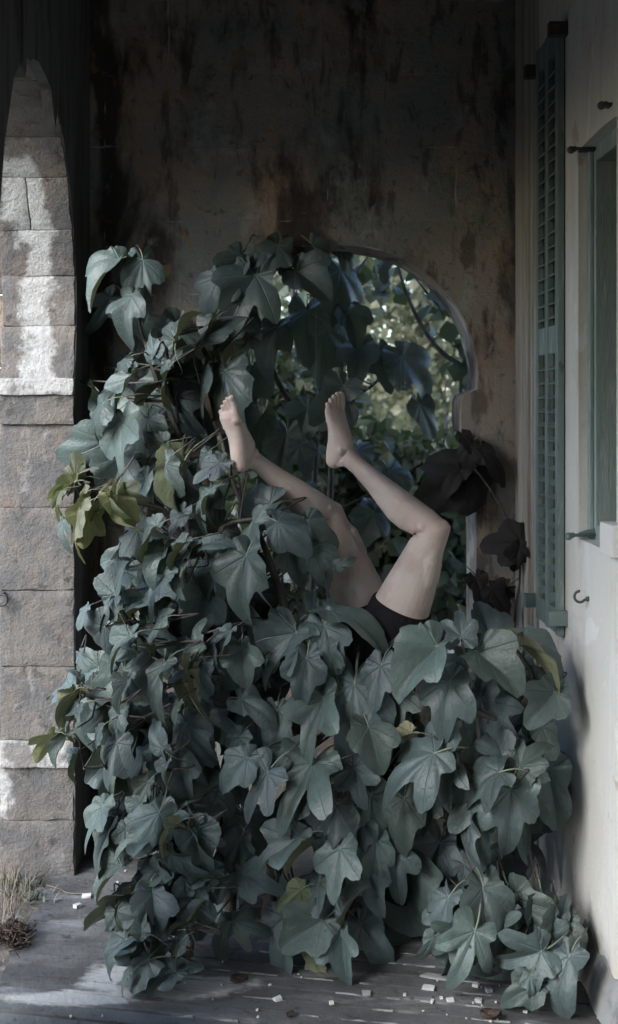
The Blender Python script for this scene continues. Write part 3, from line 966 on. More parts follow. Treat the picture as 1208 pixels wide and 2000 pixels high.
add_tube(hk, [(XR + 0.004, 3.66, 1.142), (XR - 0.008, 3.66, 1.139)], 0.008, 10)
tag(bm_obj('wall_hook', hk, M['iron'], smooth=True), 'small rusty J-shaped hook screwed into the pale wall under the window', 'hook')
rg = bmesh.new()
rp = [(-1.028 + 0.0, 4.385 - 0.018 * math.sin(a), 1.02 + 0.022 * math.cos(a)) for a in [2 * math.pi * i / 16 for i in range(17)]]
rp = [(-1.032 + 0.02 * math.sin(a), 4.372, 1.018 + 0.02 * math.cos(a)) for a in [2 * math.pi * i / 16 for i in range(17)]]
add_tube(rg, rp, 0.0055, 8, cap=False)
add_tube(rg, [(-1.03, 4.372, 1.038), (-1.03, 4.42, 1.04)], 0.005, 6)
tag(bm_obj('iron_ring', rg, M['iron'], smooth=True), 'dark iron ring fixed to the stone jamb at the left edge', 'ring')
# ------------------------------------------------------------------ fig leaves
LOBES = {
    # angle: (length, half width); web = depth of the bays between the lobes
    'A': dict(lobes={0: (1.0, 0.225), 52: (0.80, 0.205), -52: (0.80, 0.205), 106: (0.38, 0.25), -106: (0.38, 0.25)}, web=0.30),
    'B': dict(lobes={0: (1.0, 0.33), 52: (0.78, 0.27), -52: (0.78, 0.27), 106: (0.42, 0.28), -106: (0.42, 0.28)}, web=0.34),
    'C': dict(lobes={0: (1.0, 0.22), 52: (0.86, 0.205), -52: (0.86, 0.205), 106: (0.56, 0.22), -106: (0.56, 0.22)}, web=0.42),
    'D': dict(lobes={0: (1.0, 0.35), 52: (0.50, 0.30), -52: (0.50, 0.30), 106: (0.36, 0.26), -106: (0.36, 0.26)}, web=0.46),
    'E': dict(lobes={0: (1.0, 0.185), 52: (0.84, 0.17), -52: (0.84, 0.17), 106: (0.50, 0.18), -106: (0.50, 0.18)}, web=0.31),
}
def lobe_r(delta, Lg, w, pw=0.85):
    """length of the ray at angle delta from the axis of a spatulate lobe"""
    best = 0.0
    for i in range(1, 61):
        t = i / 60
        half = w * (math.sin(math.pi * t ** 1.5) ** pw * 0.95 + 0.10 * (1 - t))
        if t * Lg * math.tan(min(abs(delta), 1.5)) <= half:
            best = t * Lg / math.cos(min(abs(delta), 1.5))
    return best

def leaf_mesh(kind, seed, fold, droop, ripple, curl):
    sp = LOBES[kind]
    rn = random.Random(seed)
    NA, RINGS = 84, (0.12, 0.3, 0.5, 0.7, 0.86, 1.0)
    lob = {a: (l * rn.uniform(0.78, 1.12) if a else l, w_ * rn.uniform(0.82, 1.18)) for a, (l, w_) in sp['lobes'].items()}
    rad = []
    pw = rn.uniform(0.5, 0.78)
    for k in range(NA):
        th = -math.pi + 2 * math.pi * (k + 0.5) / NA
        r = sp['web'] * (1.0 if abs(th) < 1.9 else max(0.2, 1.0 - (abs(th) - 1.9) * 0.75))
        for a, (l, w_) in lob.items():
            d = th - math.radians(a)
            if abs(d) < 1.45: r = max(r, lobe_r(d, l, w_, pw))
        if abs(th) > 2.75: r = min(r, 0.30 - (abs(th) - 2.75) * 0.45)
        rad.append(r)
    for _ in range(2):
        rad = [(rad[k - 1] + 2.2 * rad[k] + rad[(k + 1) % NA]) / 4.2 for k in range(NA)]
    # pull the centre tip back to 1 and roughen the margin a little
    rad = [r * (1 + 0.014 * math.sin(k * 2.1 + seed) + 0.05 * noise.noise(Vector((k * 0.33, seed, 0))) + 0.03 * noise.noise(Vector((k * 0.8, seed, 4)))) for k, r in enumerate(rad)]
    verts, uvs, faces = [], [], []
    ph = [rn.uniform(0, 6.28) for _ in range(4)]
    twist = rn.uniform(-0.6, 0.6)
    bend = {a: rn.uniform(-0.15, 0.55) for a in sp['lobes']}
    def shape(x, y, th, fr):
        z = fold * abs(x) * (1.0 if y > -0.1 else 0.6)
        r = math.hypot(x, y)
        z -= droop * r * r
        z += ripple * fr * fr * (math.sin(3 * th + ph[0]) * 0.6 + math.sin(5 * th + ph[1]) * 0.5 + math.sin(9 * th + ph[2]) * 0.22)
        # lobes sag either side of their own vein
        dv = min(abs((th - math.radians(a) + math.pi) % (2 * math.pi) - math.pi) for a in sp['lobes'])
        z += 0.05 * r * math.exp(-(dv / 0.09) ** 2) * -0.3 + 0.022 * r * math.exp(-((dv - 0.28) / 0.16) ** 2)
        z -= curl * max(0, r - 0.5) ** 2 * 2.2
        for a, bv in bend.items():
            dd = abs((th - math.radians(a) + math.pi) % (2 * math.pi) - math.pi)
            z -= bv * 0.5 * max(0, r - 0.25) ** 1.6 * math.exp(-(dd / 0.36) ** 2)
        z += twist * x * y * 0.6
        return z
    verts.append((0, 0, 0))
    uvs.append((0.5, 0.5))
    for fr in RINGS:
        for k in range(NA):
            th = -math.pi + 2 * math.pi * (k + 0.5) / NA
            r = rad[k] * fr
            x, y = r * math.sin(th), r * math.cos(th)
            verts.append((x, y, shape(x, y, th, fr)))
            uvs.append((x / 3 + 0.5, y / 3 + 0.5))
    for k in range(NA):
        k2 = (k + 1) % NA
        faces.append((0, 1 + k2, 1 + k))
        for j in range(len(RINGS) - 1):
            a, b = 1 + j * NA, 1 + (j + 1) * NA
            faces.append((a + k, a + k2, b + k2, b + k))
    nb = len(faces)
    # petiole
    pts = catmull([(0, 0.01, -0.004), (0, -0.14, -0.035), (0.02, -0.30, -0.12), (0.03, -0.42, -0.25)], 3)
    base = len(verts)
    for i, p in enumerate(pts):
        rr_ = 0.020 - 0.004 * i / len(pts) if i else 0.014
        for q in range(5):
            an = 2 * math.pi * q / 5
            verts.append((p.x + rr_ * math.cos(an), p.y + 0.3 * rr_ * math.sin(an), p.z + rr_ * math.sin(an)))
            uvs.append((0, 0))
    for i in range(len(pts) - 1):
        for q in range(5):
            faces.append((base + i * 5 + q, base + i * 5 + (q + 1) % 5, base + (i + 1) * 5 + (q + 1) % 5, base + (i + 1) * 5 + q))
    me = bpy.data.meshes.new('leaf_' + kind)
    me.from_pydata(verts, [], faces)
    uvl = me.uv_layers.new(name='UVMap')
    for lp in me.loops: uvl.data[lp.index].uv = uvs[lp.vertex_index]
    me.update()
    me.polygons.foreach_set('use_smooth', [True] * len(me.polygons))
    me.materials.append(M['fig_leaf'])
    me.materials.append(M['petiole'])
    for p in me.polygons:
        if p.index >= nb: p.material_index = 1
    # make sure the upper side looks along +Z
    if me.polygons[0].normal.z < 0: me.flip_normals()
    return me

LEAF = {}
for kd in LOBES:
    LEAF[kd] = [leaf_mesh(kd, sd * 13 + ord(kd), fo, dr, ri, cu) for sd, (fo, dr, ri, cu) in enumerate(
        [(0.16, 0.18, 0.06, 0.1), (0.42, 0.25, 0.08, 0.4), (0.05, 0.42, 0.10, 0.6), (0.75, 0.15, 0.06, 0.3), (0.28, 0.52, 0.07, 0.2), (0.5, -0.12, 0.1, 0.5), (-0.15, 0.35, 0.09, 0.3), (0.3, 0.3, 0.13, 0.7), (0.62, 0.4, 0.05, 0.1), (0.12, 0.08, 0.11, 0.9)])]
DEAD = {}
for kd in ('B', 'D'):
    DEAD[kd] = []
    for me in LEAF[kd][:3]:
        c = me.copy()
        c.materials[0] = M['dead_leaf']
        c.materials[1] = M['bark']
        DEAD[kd].append(c)

YOUNG = {}
for kd in LOBES:
    YOUNG[kd] = []
    for me in LEAF[kd]:
        c = me.copy()
        c.materials[0] = M['young_leaf']
        YOUNG[kd].append(c)

lr = random.Random(5)
class Plant:
    def __init__(self, name, label, cat, root, stems, group=None):
        self.root = empty(name, root)
        tag(self.root, label, cat, group)
        self.stems = [catmull(s, 6) for s in stems]
        self.twigs = [[] for _ in stems]
        self.radii = []
    def leaf(self, bx, by, tx, ty, kind, roll=0.0, d=3.7, pet=True, lit=(-0.22, -1.0, 0.5), dead=False, mesh=None, jit=0.18, grow=1.14, young=False):
        P = U(bx, by, d)
        dx, dz = (tx - bx) / FPX * d, -(ty - by) / FPX * d
        N0 = Vector(lit) + Vector((lr.uniform(-jit, jit), 0, lr.uniform(-jit, jit)))
        N0.normalize()
        ln2 = math.hypot(dx, dz)
        dy = -(dx * N0.x + dz * N0.z) / N0.y
        dy = max(-0.5 * ln2, min(0.5 * ln2, dy))
        m = Vector((dx, dy, dz))
        m *= grow
        L_ = m.length
        m.normalize()
        n = (N0 - m * N0.dot(m)).normalized()
        n = Matrix.Rotation(math.radians(roll), 3, m) @ n
        x = m.cross(n)
        pool = (DEAD if dead else YOUNG if young else LEAF)[kind]
        me = mesh or pool[lr.randrange(len(pool))]
        o = bpy.data.objects.new('leaf', me)
        COL.objects.link(o)
        sx = lr.uniform(0.74, 0.94)
        mat = Matrix(((x.x * L_ * sx, m.x * L_, n.x * L_, P.x), (x.y * L_ * sx, m.y * L_, n.y * L_, P.y), (x.z * L_ * sx, m.z * L_, n.z * L_, P.z), (0, 0, 0, 1)))
        o.parent = self.root
        loc = Matrix.Translation(self.root.location).inverted() @ mat
        l_, q_, s_ = loc.decompose()
        o.location, o.rotation_mode, o.rotation_quaternion, o.scale = l_, 'QUATERNION', q_, s_
        end = mat @ Vector((0.03, -0.42, -0.25))
        # twig to the nearest stem
        best, bi, bj = 1e9, 0, 0
        for i, s in enumerate(self.stems):
            for j, q in enumerate(s):
                q_adj = q - end
                dd = q_adj.length + 0.35 * max(0.0, q_adj.z)
                if dd < best: best, bi, bj = dd, i, j
        self.twigs[bi].append((bj, end, mat.to_3x3() @ Vector((0.2, -0.9, -0.9))))
        return o
    def finish(self, r0=0.016, r1=0.005, mat='bark', trunks=()):
        for i, s in enumerate(self.stems):
            bm = bmesh.new()
            n = len(s)
            big = r0 * (1.9 if i in trunks else 1.0)
            rad = [big + (r1 - big) * (j / (n - 1)) ** 0.8 for j in range(n)]
            add_tube(bm, [p + noise.noise_vector(p * 9) * 0.008 for p in s], rad, 8)
            for bj, end, pd in self.twigs[i]:
                q = s[bj]
                L_ = (end - q).length
                mid = end + pd.normalized() * min(0.06, L_ * 0.4)
                mid2 = q.lerp(mid, 0.45) + Vector((0, 0, -0.02 * L_))
                rt = min(rad[bj] * 0.7, 0.0022 + 0.010 * L_)
                add_tube(bm, catmull([q, mid2, mid, end], 4), [rt + (0.0022 - rt) * k / 12 for k in range(13)], 6)
            o = bm_obj('trunk' if i in trunks else 'branch', bm, M[mat])
            part_of(o, self.root)

def interp(tab, y):
    if y <= tab[0][0]: return tab[0][1]
    for (a, va), (b, vb) in zip(tab[:-1], tab[1:]):
        if y <= b: return va + (vb - va) * (y - a) / (b - a)
    return tab[-1][1]
D_MAIN = [(450, 4.3), (700, 4.16), (900, 4.0), (1060, 3.82), (1200, 3.74), (1350, 3.68), (1550, 3.62), (1900, 3.6)]
def inside(poly, x, y):
    c = False
    for i in range(len(poly)):
        (x1, y1), (x2, y2) = poly[i], poly[i - 1]
        if (y1 > y) != (y2 > y) and x < (x2 - x1) * (y - y1) / (y2 - y1) + x1: c = not c
    return c
LEGS = [((752, 1262), (852, 1040)), ((852, 1040), (668, 888)), ((650, 905), (662, 780)), ((735, 1245), (655, 1005)), ((655, 1005), (478, 905)), ((462, 915), (445, 790))]
def leg_dist(x, y):
    best = 1e9
    for (a, b) in LEGS:
        vx, vy = b[0] - a[0], b[1] - a[1]
        t = max(0, min(1, ((x - a[0]) * vx + (y - a[1]) * vy) / (vx * vx + vy * vy)))
        best = min(best, math.hypot(x - a[0] - t * vx, y - a[1] - t * vy))
    return best
def fill(plant, poly, count, dfun, size=(60, 105), kinds='AABBBCDD', spread=70, back=(0.24, 0.55), keep_legs=True):
    xs, ys = [p[0] for p in poly], [p[1] for p in poly]
    k = tries = 0
    while k < count and tries < count * 30:
        tries += 1
        x, y = lr.uniform(min(xs), max(xs)), lr.uniform(min(ys), max(ys))
        if not inside(poly, x, y): continue
        a = math.radians(lr.gauss(0, spread * 0.5) + (12 if x < 500 else 0))
        s = lr.uniform(*size)
        tx, ty = x - math.sin(a) * s, y + math.cos(a) * s
        if keep_legs and (leg_dist(x, y) < 62 or leg_dist(tx, ty) < 62 or leg_dist((x + tx) / 2, (y + ty) / 2) < 62): continue
        d = dfun(x, y) + lr.uniform(*back)
        plant.leaf(x, y, tx, ty, lr.choice(kinds), lr.uniform(-50, 50), d, jit=0.4)
        k += 1

# ---- the big fig on the left and in the middle
big = Plant('fig_tree', 'large fig tree with lobed grey-green leaves filling the loggia under the bare legs', 'fig tree', (U(455, 1780, 4.1).x, 4.1, 0), [
    [U(455, 1815, 4.02), U(420, 1560, 4.02), U(392, 1300, 4.02), U(372, 1090, 4.08), U(352, 860, 4.22), U(322, 660, 4.36)],
    [U(520, 1790, 4.05), U(575, 1500, 3.95), U(570, 1250, 3.90), U(520, 1080, 3.93), U(452, 930, 4.18), U(398, 720, 4.36)],
    [U(372, 1090, 4.08), U(330, 1010, 4.08), U(290, 988, 4.06), U(220, 975, 4.02), U(150, 938, 3.98)],
    [U(392, 1300, 4.02), U(320, 1290, 3.95), U(250, 1210, 3.88), U(215, 1165, 3.85)],
    [U(400, 1420, 4.02), U(300, 1420, 3.92), U(200, 1375, 3.86), U(150, 1345, 3.84)],
    [U(410, 1520, 4.02), U(330, 1510, 3.9), U(240, 1500, 3.84), U(165, 1500, 3.8)],
    [U(575, 1500, 3.95), U(640, 1420, 3.86), U(690, 1330, 3.82)],
    [U(560, 1300, 3.92), U(600, 1230, 3.86), U(640, 1180, 3.84)],
    [U(352, 860, 4.22), U(300, 720, 4.22), U(262, 580, 4.36)],
    [U(372, 1090, 4.08), U(440, 1030, 3.95), U(520, 1010, 3.9)],
    [U(575, 1560, 3.97), U(640, 1540, 3.84), U(720, 1530, 3.8)],
])
H = [
 (233,508,167,566,'B',18),(279,508,288,589,'A',-10),(258,576,233,648,'B',5),(245,703,207,743,'D',30),(321,655,262,718,'A',45),
 (338,692,287,763,'B',35),(345,665,374,596,'A',-45),(384,672,432,583,'B',-20),(328,725,308,796,'D',40),(258,736,221,811,'A',28),
 (202,788,144,839,'C',8),(239,824,235,929,'A',0),(146,932,161,863,'D',120),(147,939,164,894,'D',-60),(146,936,48,990,'A',55),
 (144,942,88,982,'B',140),(150,930,120,915,'A',20),(120,960,85,1000,'B',30),(190,1000,172,1060,'B',20),(125,1020,118,1070,'A',25),(170,960,140,985,'D',10),(157,999,113,1099,'B',45),(176,995,154,1085,'B',150),(229,966,242,1068,'B',155),(237,959,285,985,'B',15),
 (215,966,229,1025,'D',50),(321,868,278,904,'B',18),(325,906,292,979,'B',8),(361,899,330,992,'D',125),(308,1028,258,1086,'B',30),
 (358,999,328,1042,'B',10),(411,959,364,1038,'A',42),(321,1075,295,1138,'D',0),(374,1075,430,1032,'D',-45),(363,1062,326,1111,'D',42),
 (371,1081,351,1158,'B',28),(225,1161,235,1096,'B',-18),(237,1177,275,1158,'D',-15),(225,1167,172,1223,'C',28),(321,1124,255,1197,'D',55),
 (169,1190,146,1228,'D',50),(205,1225,141,1278,'B',-48),(157,1279,172,1309,'D',10),(255,1243,192,1297,'A',38),(252,1269,186,1329,'D',28),
 (315,1210,265,1256,'B',48),(139,1339,80,1364,'A',38),(157,1329,139,1301,'D',160),(144,1352,109,1408,'D',140),(152,1379,104,1431,'D',38),
 (104,1435,61,1486,'A',150),(129,1441,104,1491,'D',20),(152,1475,136,1524,'D',35),(229,1392,205,1445,'B',5),(229,1451,186,1523,'B',8),
 (278,1471,219,1529,'A',24),(318,1461,280,1415,'B',-15),(328,1488,311,1536,'A',8),(364,1415,398,1484,'B',-5),(374,1292,318,1349,'B',48),
 (376,1294,345,1250,'D',-25),(316,1352,285,1400,'D',48),(321,1299,278,1388,'D',18),(348,1375,335,1408,'D',0),(371,1306,366,1403,'D',118),
 (398,1297,394,1345,'D',32),(388,1269,374,1213,'D',-52),(542,1019,598,1056,'B',0),(491,1026,446,1132,'A',52),(529,983,450,1000,'B',-10),
 (527,1013,532,975,'D',-35),(602,1016,655,1052,'D',-18),(565,1062,587,1132,'B',-5),(615,1069,631,1122,'B',10),(660,1105,688,1092,'D',15),
 (482,1085,458,1195,'B',25),(608,1201,602,1155,'B',-20),(579,1236,519,1334,'E',10),(635,1223,660,1296,'B',-15),(640,1190,749,1203,'D',-50),
 (449,1234,423,1274,'B',28),(473,1266,479,1326,'B',0),(641,1271,652,1336,'A',28),(599,1286,585,1366,'B',0),(632,1364,599,1465,'A',8),
 (693,1336,668,1470,'A',-8),(612,1491,536,1587,'E',18),(650,1498,600,1563,'D',48),(691,1501,708,1563,'A',0),(483,1481,425,1525,'B',12),
 (529,1505,545,1460,'B',-10),(523,1508,466,1600,'E',12),(471,1366,531,1389,'D',-20),(542,1389,539,1465,'D',0),(440,725,425,837,'B',20),
 (394,728,374,834,'B',12),(420,629,400,692,'D',30),(453,668,412,715,'D',150),(300,690,262,640,'D',-30),(290,820,310,880,'B',0),(420,1250,400,1300,'D',20),
 (470,1440,440,1500,'D',10),(250,1330,225,1385,'D',15),(195,1430,178,1490,'D',25),(430,905,380,935,'B',10),(425,955,400,1010,'A',30),(405,885,380,920,'D',15),(745,1300,725,1375,'B',0),(775,1345,770,1420,'A',0),(720,1420,740,1490,'B',0)]
back_idx = {}
for (bx, by, tx, ty, kd, roll) in H:
    d = interp(D_MAIN, by)
    if kd == 'D' and (bx, by) in ((471, 1366), (542, 1389)): d += 0.12
    if (bx, by) in ((440, 725), (394, 728), (420, 629), (453, 668), (290, 820)): d += 0.1
    if (bx, by) in ((529, 983), (615, 1069), (565, 1062), (640, 1190), (608, 1201)): d += 0.05
    if bx < 200: d += lr.uniform(-0.03, 0.06)
    else: d += lr.uniform(-0.05, 0.08)
    if bx < 430 and by > 640: big.leaf(bx, by, tx, ty, kd, roll * 0.6, d, lit=(-0.72, -0.75, 0.42), jit=0.4, grow=0.85 if 850 < by < 1010 and bx < 245 else 1.05, young=(850 < by < 1010 and bx < 245) or (1330 < by < 1440 and bx < 140 and roll > 100))
    else: big.leaf(bx, by, tx, ty, kd, roll, d, lit=(-0.3, -1.0, 0.55), jit=0.32)
fill(big, [(235, 640), (330, 570), (410, 560), (425, 760), (400, 940), (470, 1030), (560, 1090), (650, 1200), (720, 1320), (740, 1500), (700, 1560), (420, 1560), (190, 1500), (170, 1330), (240, 1130), (300, 930), (250, 800)], 52, lambda x, y: interp(D_MAIN, y))
fill(big, [(190, 560), (300, 600), (420, 600), (430, 800), (380, 960), (200, 940), (180, 760)], 22, lambda x, y: interp(D_MAIN, y) - 0.12, size=(60, 100))
fill(big, [(250, 1020), (430, 1040), (520, 1150), (560, 1400), (480, 1640), (230, 1600), (170, 1420), (200, 1200)], 46, lambda x, y: interp(D_MAIN, y) + 0.02, size=(75, 115), back=(0.12, 0.34))
big.finish(0.013, 0.004, trunks=(0, 1))

# ---- shoot leaning onto the floor at the lower left
shoot = Plant('fig_shoot', 'low leafy fig shoot bending onto the pale cement patch at lower left', 'fig shoot', (U(330, 1880, 3.6).x, 3.66, 0), [
    [U(372, 1868, 3.74), U(330, 1850, 3.62), U(300, 1800, 3.56), U(330, 1720, 3.58), U(345, 1650, 3.6), U(300, 1600, 3.66)],
    [U(345, 1650, 3.6), U(270, 1600, 3.68), U(215, 1580, 3.72)],
    [U(372, 1868, 3.74), U(390, 1760, 3.68), U(380, 1650, 3.66)]])
SHT = [(200,1576,165,1639,'A',28,.08),(203,1560,170,1566,'D',20,.1),(213,1623,180,1694,'D',42,.08),(289,1527,256,1575,'B',5,.06),(276,1570,262,1618,'D',38,.05),
 (305,1626,226,1667,'A',42,0),(302,1649,239,1676,'D',46,0),(329,1611,358,1557,'A',-25,0),(343,1611,305,1649,'D',140,-.03),(370,1639,424,1632,'C',-8,0),
 (325,1705,267,1740,'D',18,0),(322,1758,261,1772,'B',18,0),(375,1722,421,1696,'B',-30,0),(358,1739,335,1700,'C',-5,0),(262,1752,168,1795,'B',145,.02),
 (264,1745,228,1793,'D',150,0),(277,1820,272,1783,'D',0,-.04),(370,1801,329,1815,'D',50,0),(373,1798,390,1762,'D',-35,0),(246,1835,183,1891,'D',28,0),
 (289,1874,219,1911,'B',10,.0),(252,1901,229,1934,'D',25,-.03),(342,1897,279,1917,'B',0,0),(345,1897,380,1876,'D',-12,.02),(355,1838,325,1884,'D',18,0),
 (279,1821,211,1831,'A',50,0),(240,1600,225,1660,'D',20,.12),(300,1690,280,1730,'B',20,.08),(390,1700,400,1760,'B',0,.12),(330,1780,300,1830,'B',15,.05),(250,1780,215,1800,'D',30,.03)]
for (bx, by, tx, ty, kd, roll, dd) in SHT:
    shoot.leaf(bx, by, tx, ty, kd, roll * 0.7, (3.52 if by > 1780 else 3.58) + dd, lit=(-0.5, -0.85, 0.6), jit=0.35)
fill(shoot, [(220, 1560), (380, 1560), (410, 1700), (380, 1830), (300, 1850), (240, 1740), (270, 1640)], 24, lambda x, y: 3.58, size=(45, 80), back=(0.0, 0.2))
fill(shoot, [(190, 1600), (300, 1570), (420, 1600), (430, 1780), (330, 1850), (215, 1850), (230, 1740)], 16, lambda x, y: 3.53, size=(50, 85), back=(0.0, 0.08))
shoot.finish(0.009, 0.003)

# ---- low fig in the middle
mid = Plant('fig_shrub', 'fig shrub in deep shade at floor level below the middle of the big fig', 'fig shrub', (U(650, 1790, 4.0).x, 4.0, 0), [
    [U(640, 1800, 4.01), U(660, 1720, 3.8), U(680, 1640, 3.72), U(690, 1580, 3.7)],
    [U(610, 1800, 4.01), U(560, 1760, 3.85), U(500, 1720, 3.76), U(460, 1700, 3.76)],
    [U(670, 1800, 4.01), U(760, 1720, 3.86), U(790, 1640, 3.85)],
    [U(660, 1720, 3.8), U(650, 1790, 3.72), U(660, 1815, 3.7)]])
MID = [(599,1561,542,1618,'D',46,0),(659,1570,622,1648,'B',5,.06),(725,1553,725,1638,'B',0,.1),(582,1638,501,1696,'A',28,0),(617,1646,553,1687,'D',50,.04),
 (665,1658,645,1738,'A',0,0),(477,1709,543,1722,'A',-10,.08),(455,1800,522,1805,'A',-10,.05),(622,1729,576,1802,'A',18,.03),(630,1797,553,1845,'B',10,0),
 (667,1825,672,1898,'A',0,-.02),(672,1792,702,1732,'D',-55,0),(589,1737,548,1770,'D',145,.03),(705,1805,755,1863,'D',-10,.12),(556,1792,543,1886,'D',8,.1),
 (616,1848,616,1908,'D',150,.08),(758,1669,806,1786,'B',0,.28),(748,1775,803,1840,'D',-10,.22),(820,1640,800,1720,'B',10,.3),(470,1640,450,1700,'B',10,.12),
 (450,1690,420,1750,'B',10,.14),(745,1590,772,1640,'B',0,.15),(560,1620,540,1680,'B',20,.15),(445,1800,415,1850,'D',10,.12)]
for (bx, by, tx, ty, kd, roll, dd) in MID:
    mid.leaf(bx, by, tx, ty, kd, roll, 3.62 + dd, lit=(-0.3, -1.0, 0.5), jit=0.3)
fill(mid, [(430, 1580), (760, 1560), (820, 1650), (810, 1800), (700, 1840), (520, 1830), (420, 1760)], 14, lambda x, y: 3.68, back=(0.25, 0.42))
fill(mid, [(640, 1380), (800, 1360), (840, 1500), (840, 1780), (700, 1800), (640, 1560)], 7, lambda x, y: 3.76, back=(0.0, 0.1))
for a in [(735, 1640, 722, 1715, 'B', 0, 3.72), (770, 1660, 775, 1740, 'A', 0, 3.74), (715, 1690, 735, 1765, 'B', 5, 3.72), (790, 1560, 775, 1640, 'B', 0, 3.72), (700, 1600, 690, 1670, 'B', 0, 3.74)]:
    mid.leaf(*a[:6], d=a[6])
mid.finish(0.011, 0.004)

# ---- fig by the house wall, right
right = Plant('fig_shrub', 'bright fig shrub with broad lobed leaves pressed against the pale house wall', 'fig shrub', (U(930, 1800, 4.0).x, 4.0, 0), [
    [U(930, 1805, 3.99), U(935, 1640, 3.8), U(940, 1480, 3.66), U(912, 1320, 3.6), U(902, 1250, 3.6)],
    [U(940, 1480, 3.66), U(990, 1530, 3.58), U(1000, 1520, 3.52)],
    [U(925, 1390, 3.63), U(990, 1400, 3.66), U(1040, 1330, 3.7), U(1000, 1255, 3.75)],
    [U(938, 1540, 3.7), U(880, 1470, 3.6), U(850, 1440, 3.58)]])
RT = [(854,1263,773,1336,'B',18,0),(901,1245,902,1190,'C',0,0),(932,1273,1005,1329,'B',-15,.02),(879,1332,850,1414,'C',4,-.03),(942,1365,985,1440,'C',0,.06),
 (942,1364,962,1294,'D',-25,.05),(1083,1352,1031,1408,'B',-8,.05),(1015,1259,1096,1329,'B',-58,.12),(982,1251,1048,1261,'D',-65,.14),(962,1256,942,1182,'B',5,.45),
 (872,1413,833,1468,'B',18,.0),(849,1471,735,1526,'E',12,-.05),(889,1485,853,1554,'A',28,.02),(803,1432,763,1448,'D',150,.03),(1015,1498,1071,1445,'C',-8,-.02),
 (975,1508,896,1548,'C',22,-.06),(1015,1508,1066,1508,'D',-5,0),(998,1541,992,1650,'C',0,-.03),(942,1551,879,1616,'B',12,.0),(936,1603,922,1668,'D',8,.02),
 (917,1600,904,1678,'D',58,.0),(907,1687,942,1717,'B',0,.2),(858,1646,816,1716,'B',8,.26),(869,1726,850,1798,'B',5,.26),(1030,1320,1070,1350,'B',-30,.12),
 (1060,1420,1075,1470,'D',0,.15),(1070,1500,1080,1590,'D',-5,.16),(830,1550,815,1610,'B',5,.2),(960,1420,935,1480,'B',5,.08),(905,1290,870,1330,'B',10,.07),(980,1470,960,1420,'B',-10,.03)]
for (bx, by, tx, ty, kd, roll, dd) in RT:
    right.leaf(bx, by, tx, ty, kd, roll, 3.6 + dd, lit=(-0.25, -1.0, 0.5), jit=0.3)
fill(right, [(800, 1360), (900, 1260), (1030, 1280), (1080, 1370), (1080, 1500), (1040, 1620), (1040, 1700), (900, 1740), (800, 1640), (760, 1480)], 16, lambda x, y: 3.66, back=(0.22, 0.42))
right.finish(0.011, 0.004)

# ---- low fig in the right corner of the floor
low = Plant('fig_shrub', 'dusty dark fig shrub lying low on the floor in the right corner', 'fig shrub', (U(1010, 1830, 3.75).x, 3.8, 0), [
    [U(990, 1850, 3.83), U(985, 1810, 3.6), U(940, 1815, 3.5)],
    [U(1010, 1850, 3.83), U(1070, 1830, 3.58), U(1080, 1860, 3.48)],
    [U(1040, 1862, 3.78), U(1110, 1830, 3.62), U(1120, 1870, 3.5)]])
LOW = [(979,1808,1018,1722,'C',0,.12),(917,1822,846,1871,'C',8,.04),(942,1818,883,1934,'E',10,0),(1071,1858,957,1911,'E',0,-.04),(1075,1832,1101,1745,'B',-35,.08),
 (1065,1921,979,1964,'B',5,-.05),(1126,1868,1075,1974,'D',25,-.06),(1112,1790,1128,1745,'D',-30,.1),(975,1790,925,1740,'B',0,.15),(930,1870,900,1905,'D',0,.02),
 (1050,1905,1050,1955,'A',10,-.06),(1100,1800,1126,1850,'D',-20,.1),(880,1800,850,1760,'B',0,.2),(1020,1780,1050,1830,'B',0,.1),(860,1830,835,1880,'D',0,.1)]
for (bx, by, tx, ty, kd, roll, dd) in LOW:
    low.leaf(bx - 14, by, tx - 14, ty, kd, roll, 3.46 + dd, lit=(-0.15, -1.0, 0.35), jit=0.35, grow=0.9)
fill(low, [(840, 1740), (1040, 1730), (1100, 1790), (1090, 1880), (960, 1890), (860, 1850)], 16, lambda x, y: 3.5, back=(0.06, 0.2), keep_legs=False)
low.finish(0.008, 0.003)

# ---- withered climber at the jamb of the opening
dry = Plant('withered_climber', 'withered climber with blackish leaves beside the opening, left of the shutter', 'climber', (U(1000, 1650, 4.62).x, 4.62, 0), [
    [U(1003, 1670, 4.61), U(1000, 1400, 4.6), U(1004, 1240, 4.58), U(1016, 1120, 4.56), U(1005, 1050, 4.58), U(960, 960, 4.62), U(915, 900, 4.66)],
    [U(1004, 1240, 4.58), U(985, 1160, 4.6), U(960, 1150, 4.62)]])
for a in [(940,880,985,925,'D',0,4.64),(925,915,815,985,'B',5,4.68),(918,870,905,920,'B',0,4.66),(1018,1058,935,1068,'B',10,4.52),(1015,1070,1000,1118,'B',-10,4.5),(985,1150,930,1190,'D',0,4.6),
          (960,1150,990,1190,'D',0,4.58),(900,920,865,960,'D',10,4.66),(905,850,925,885,'D',0,4.67),(930,1130,945,1180,'D',5,4.62)]:
    dry.leaf(*a[:6], d=a[6], dead=True, grow=1.0, jit=0.4)
dry.finish(0.006, 0.003)

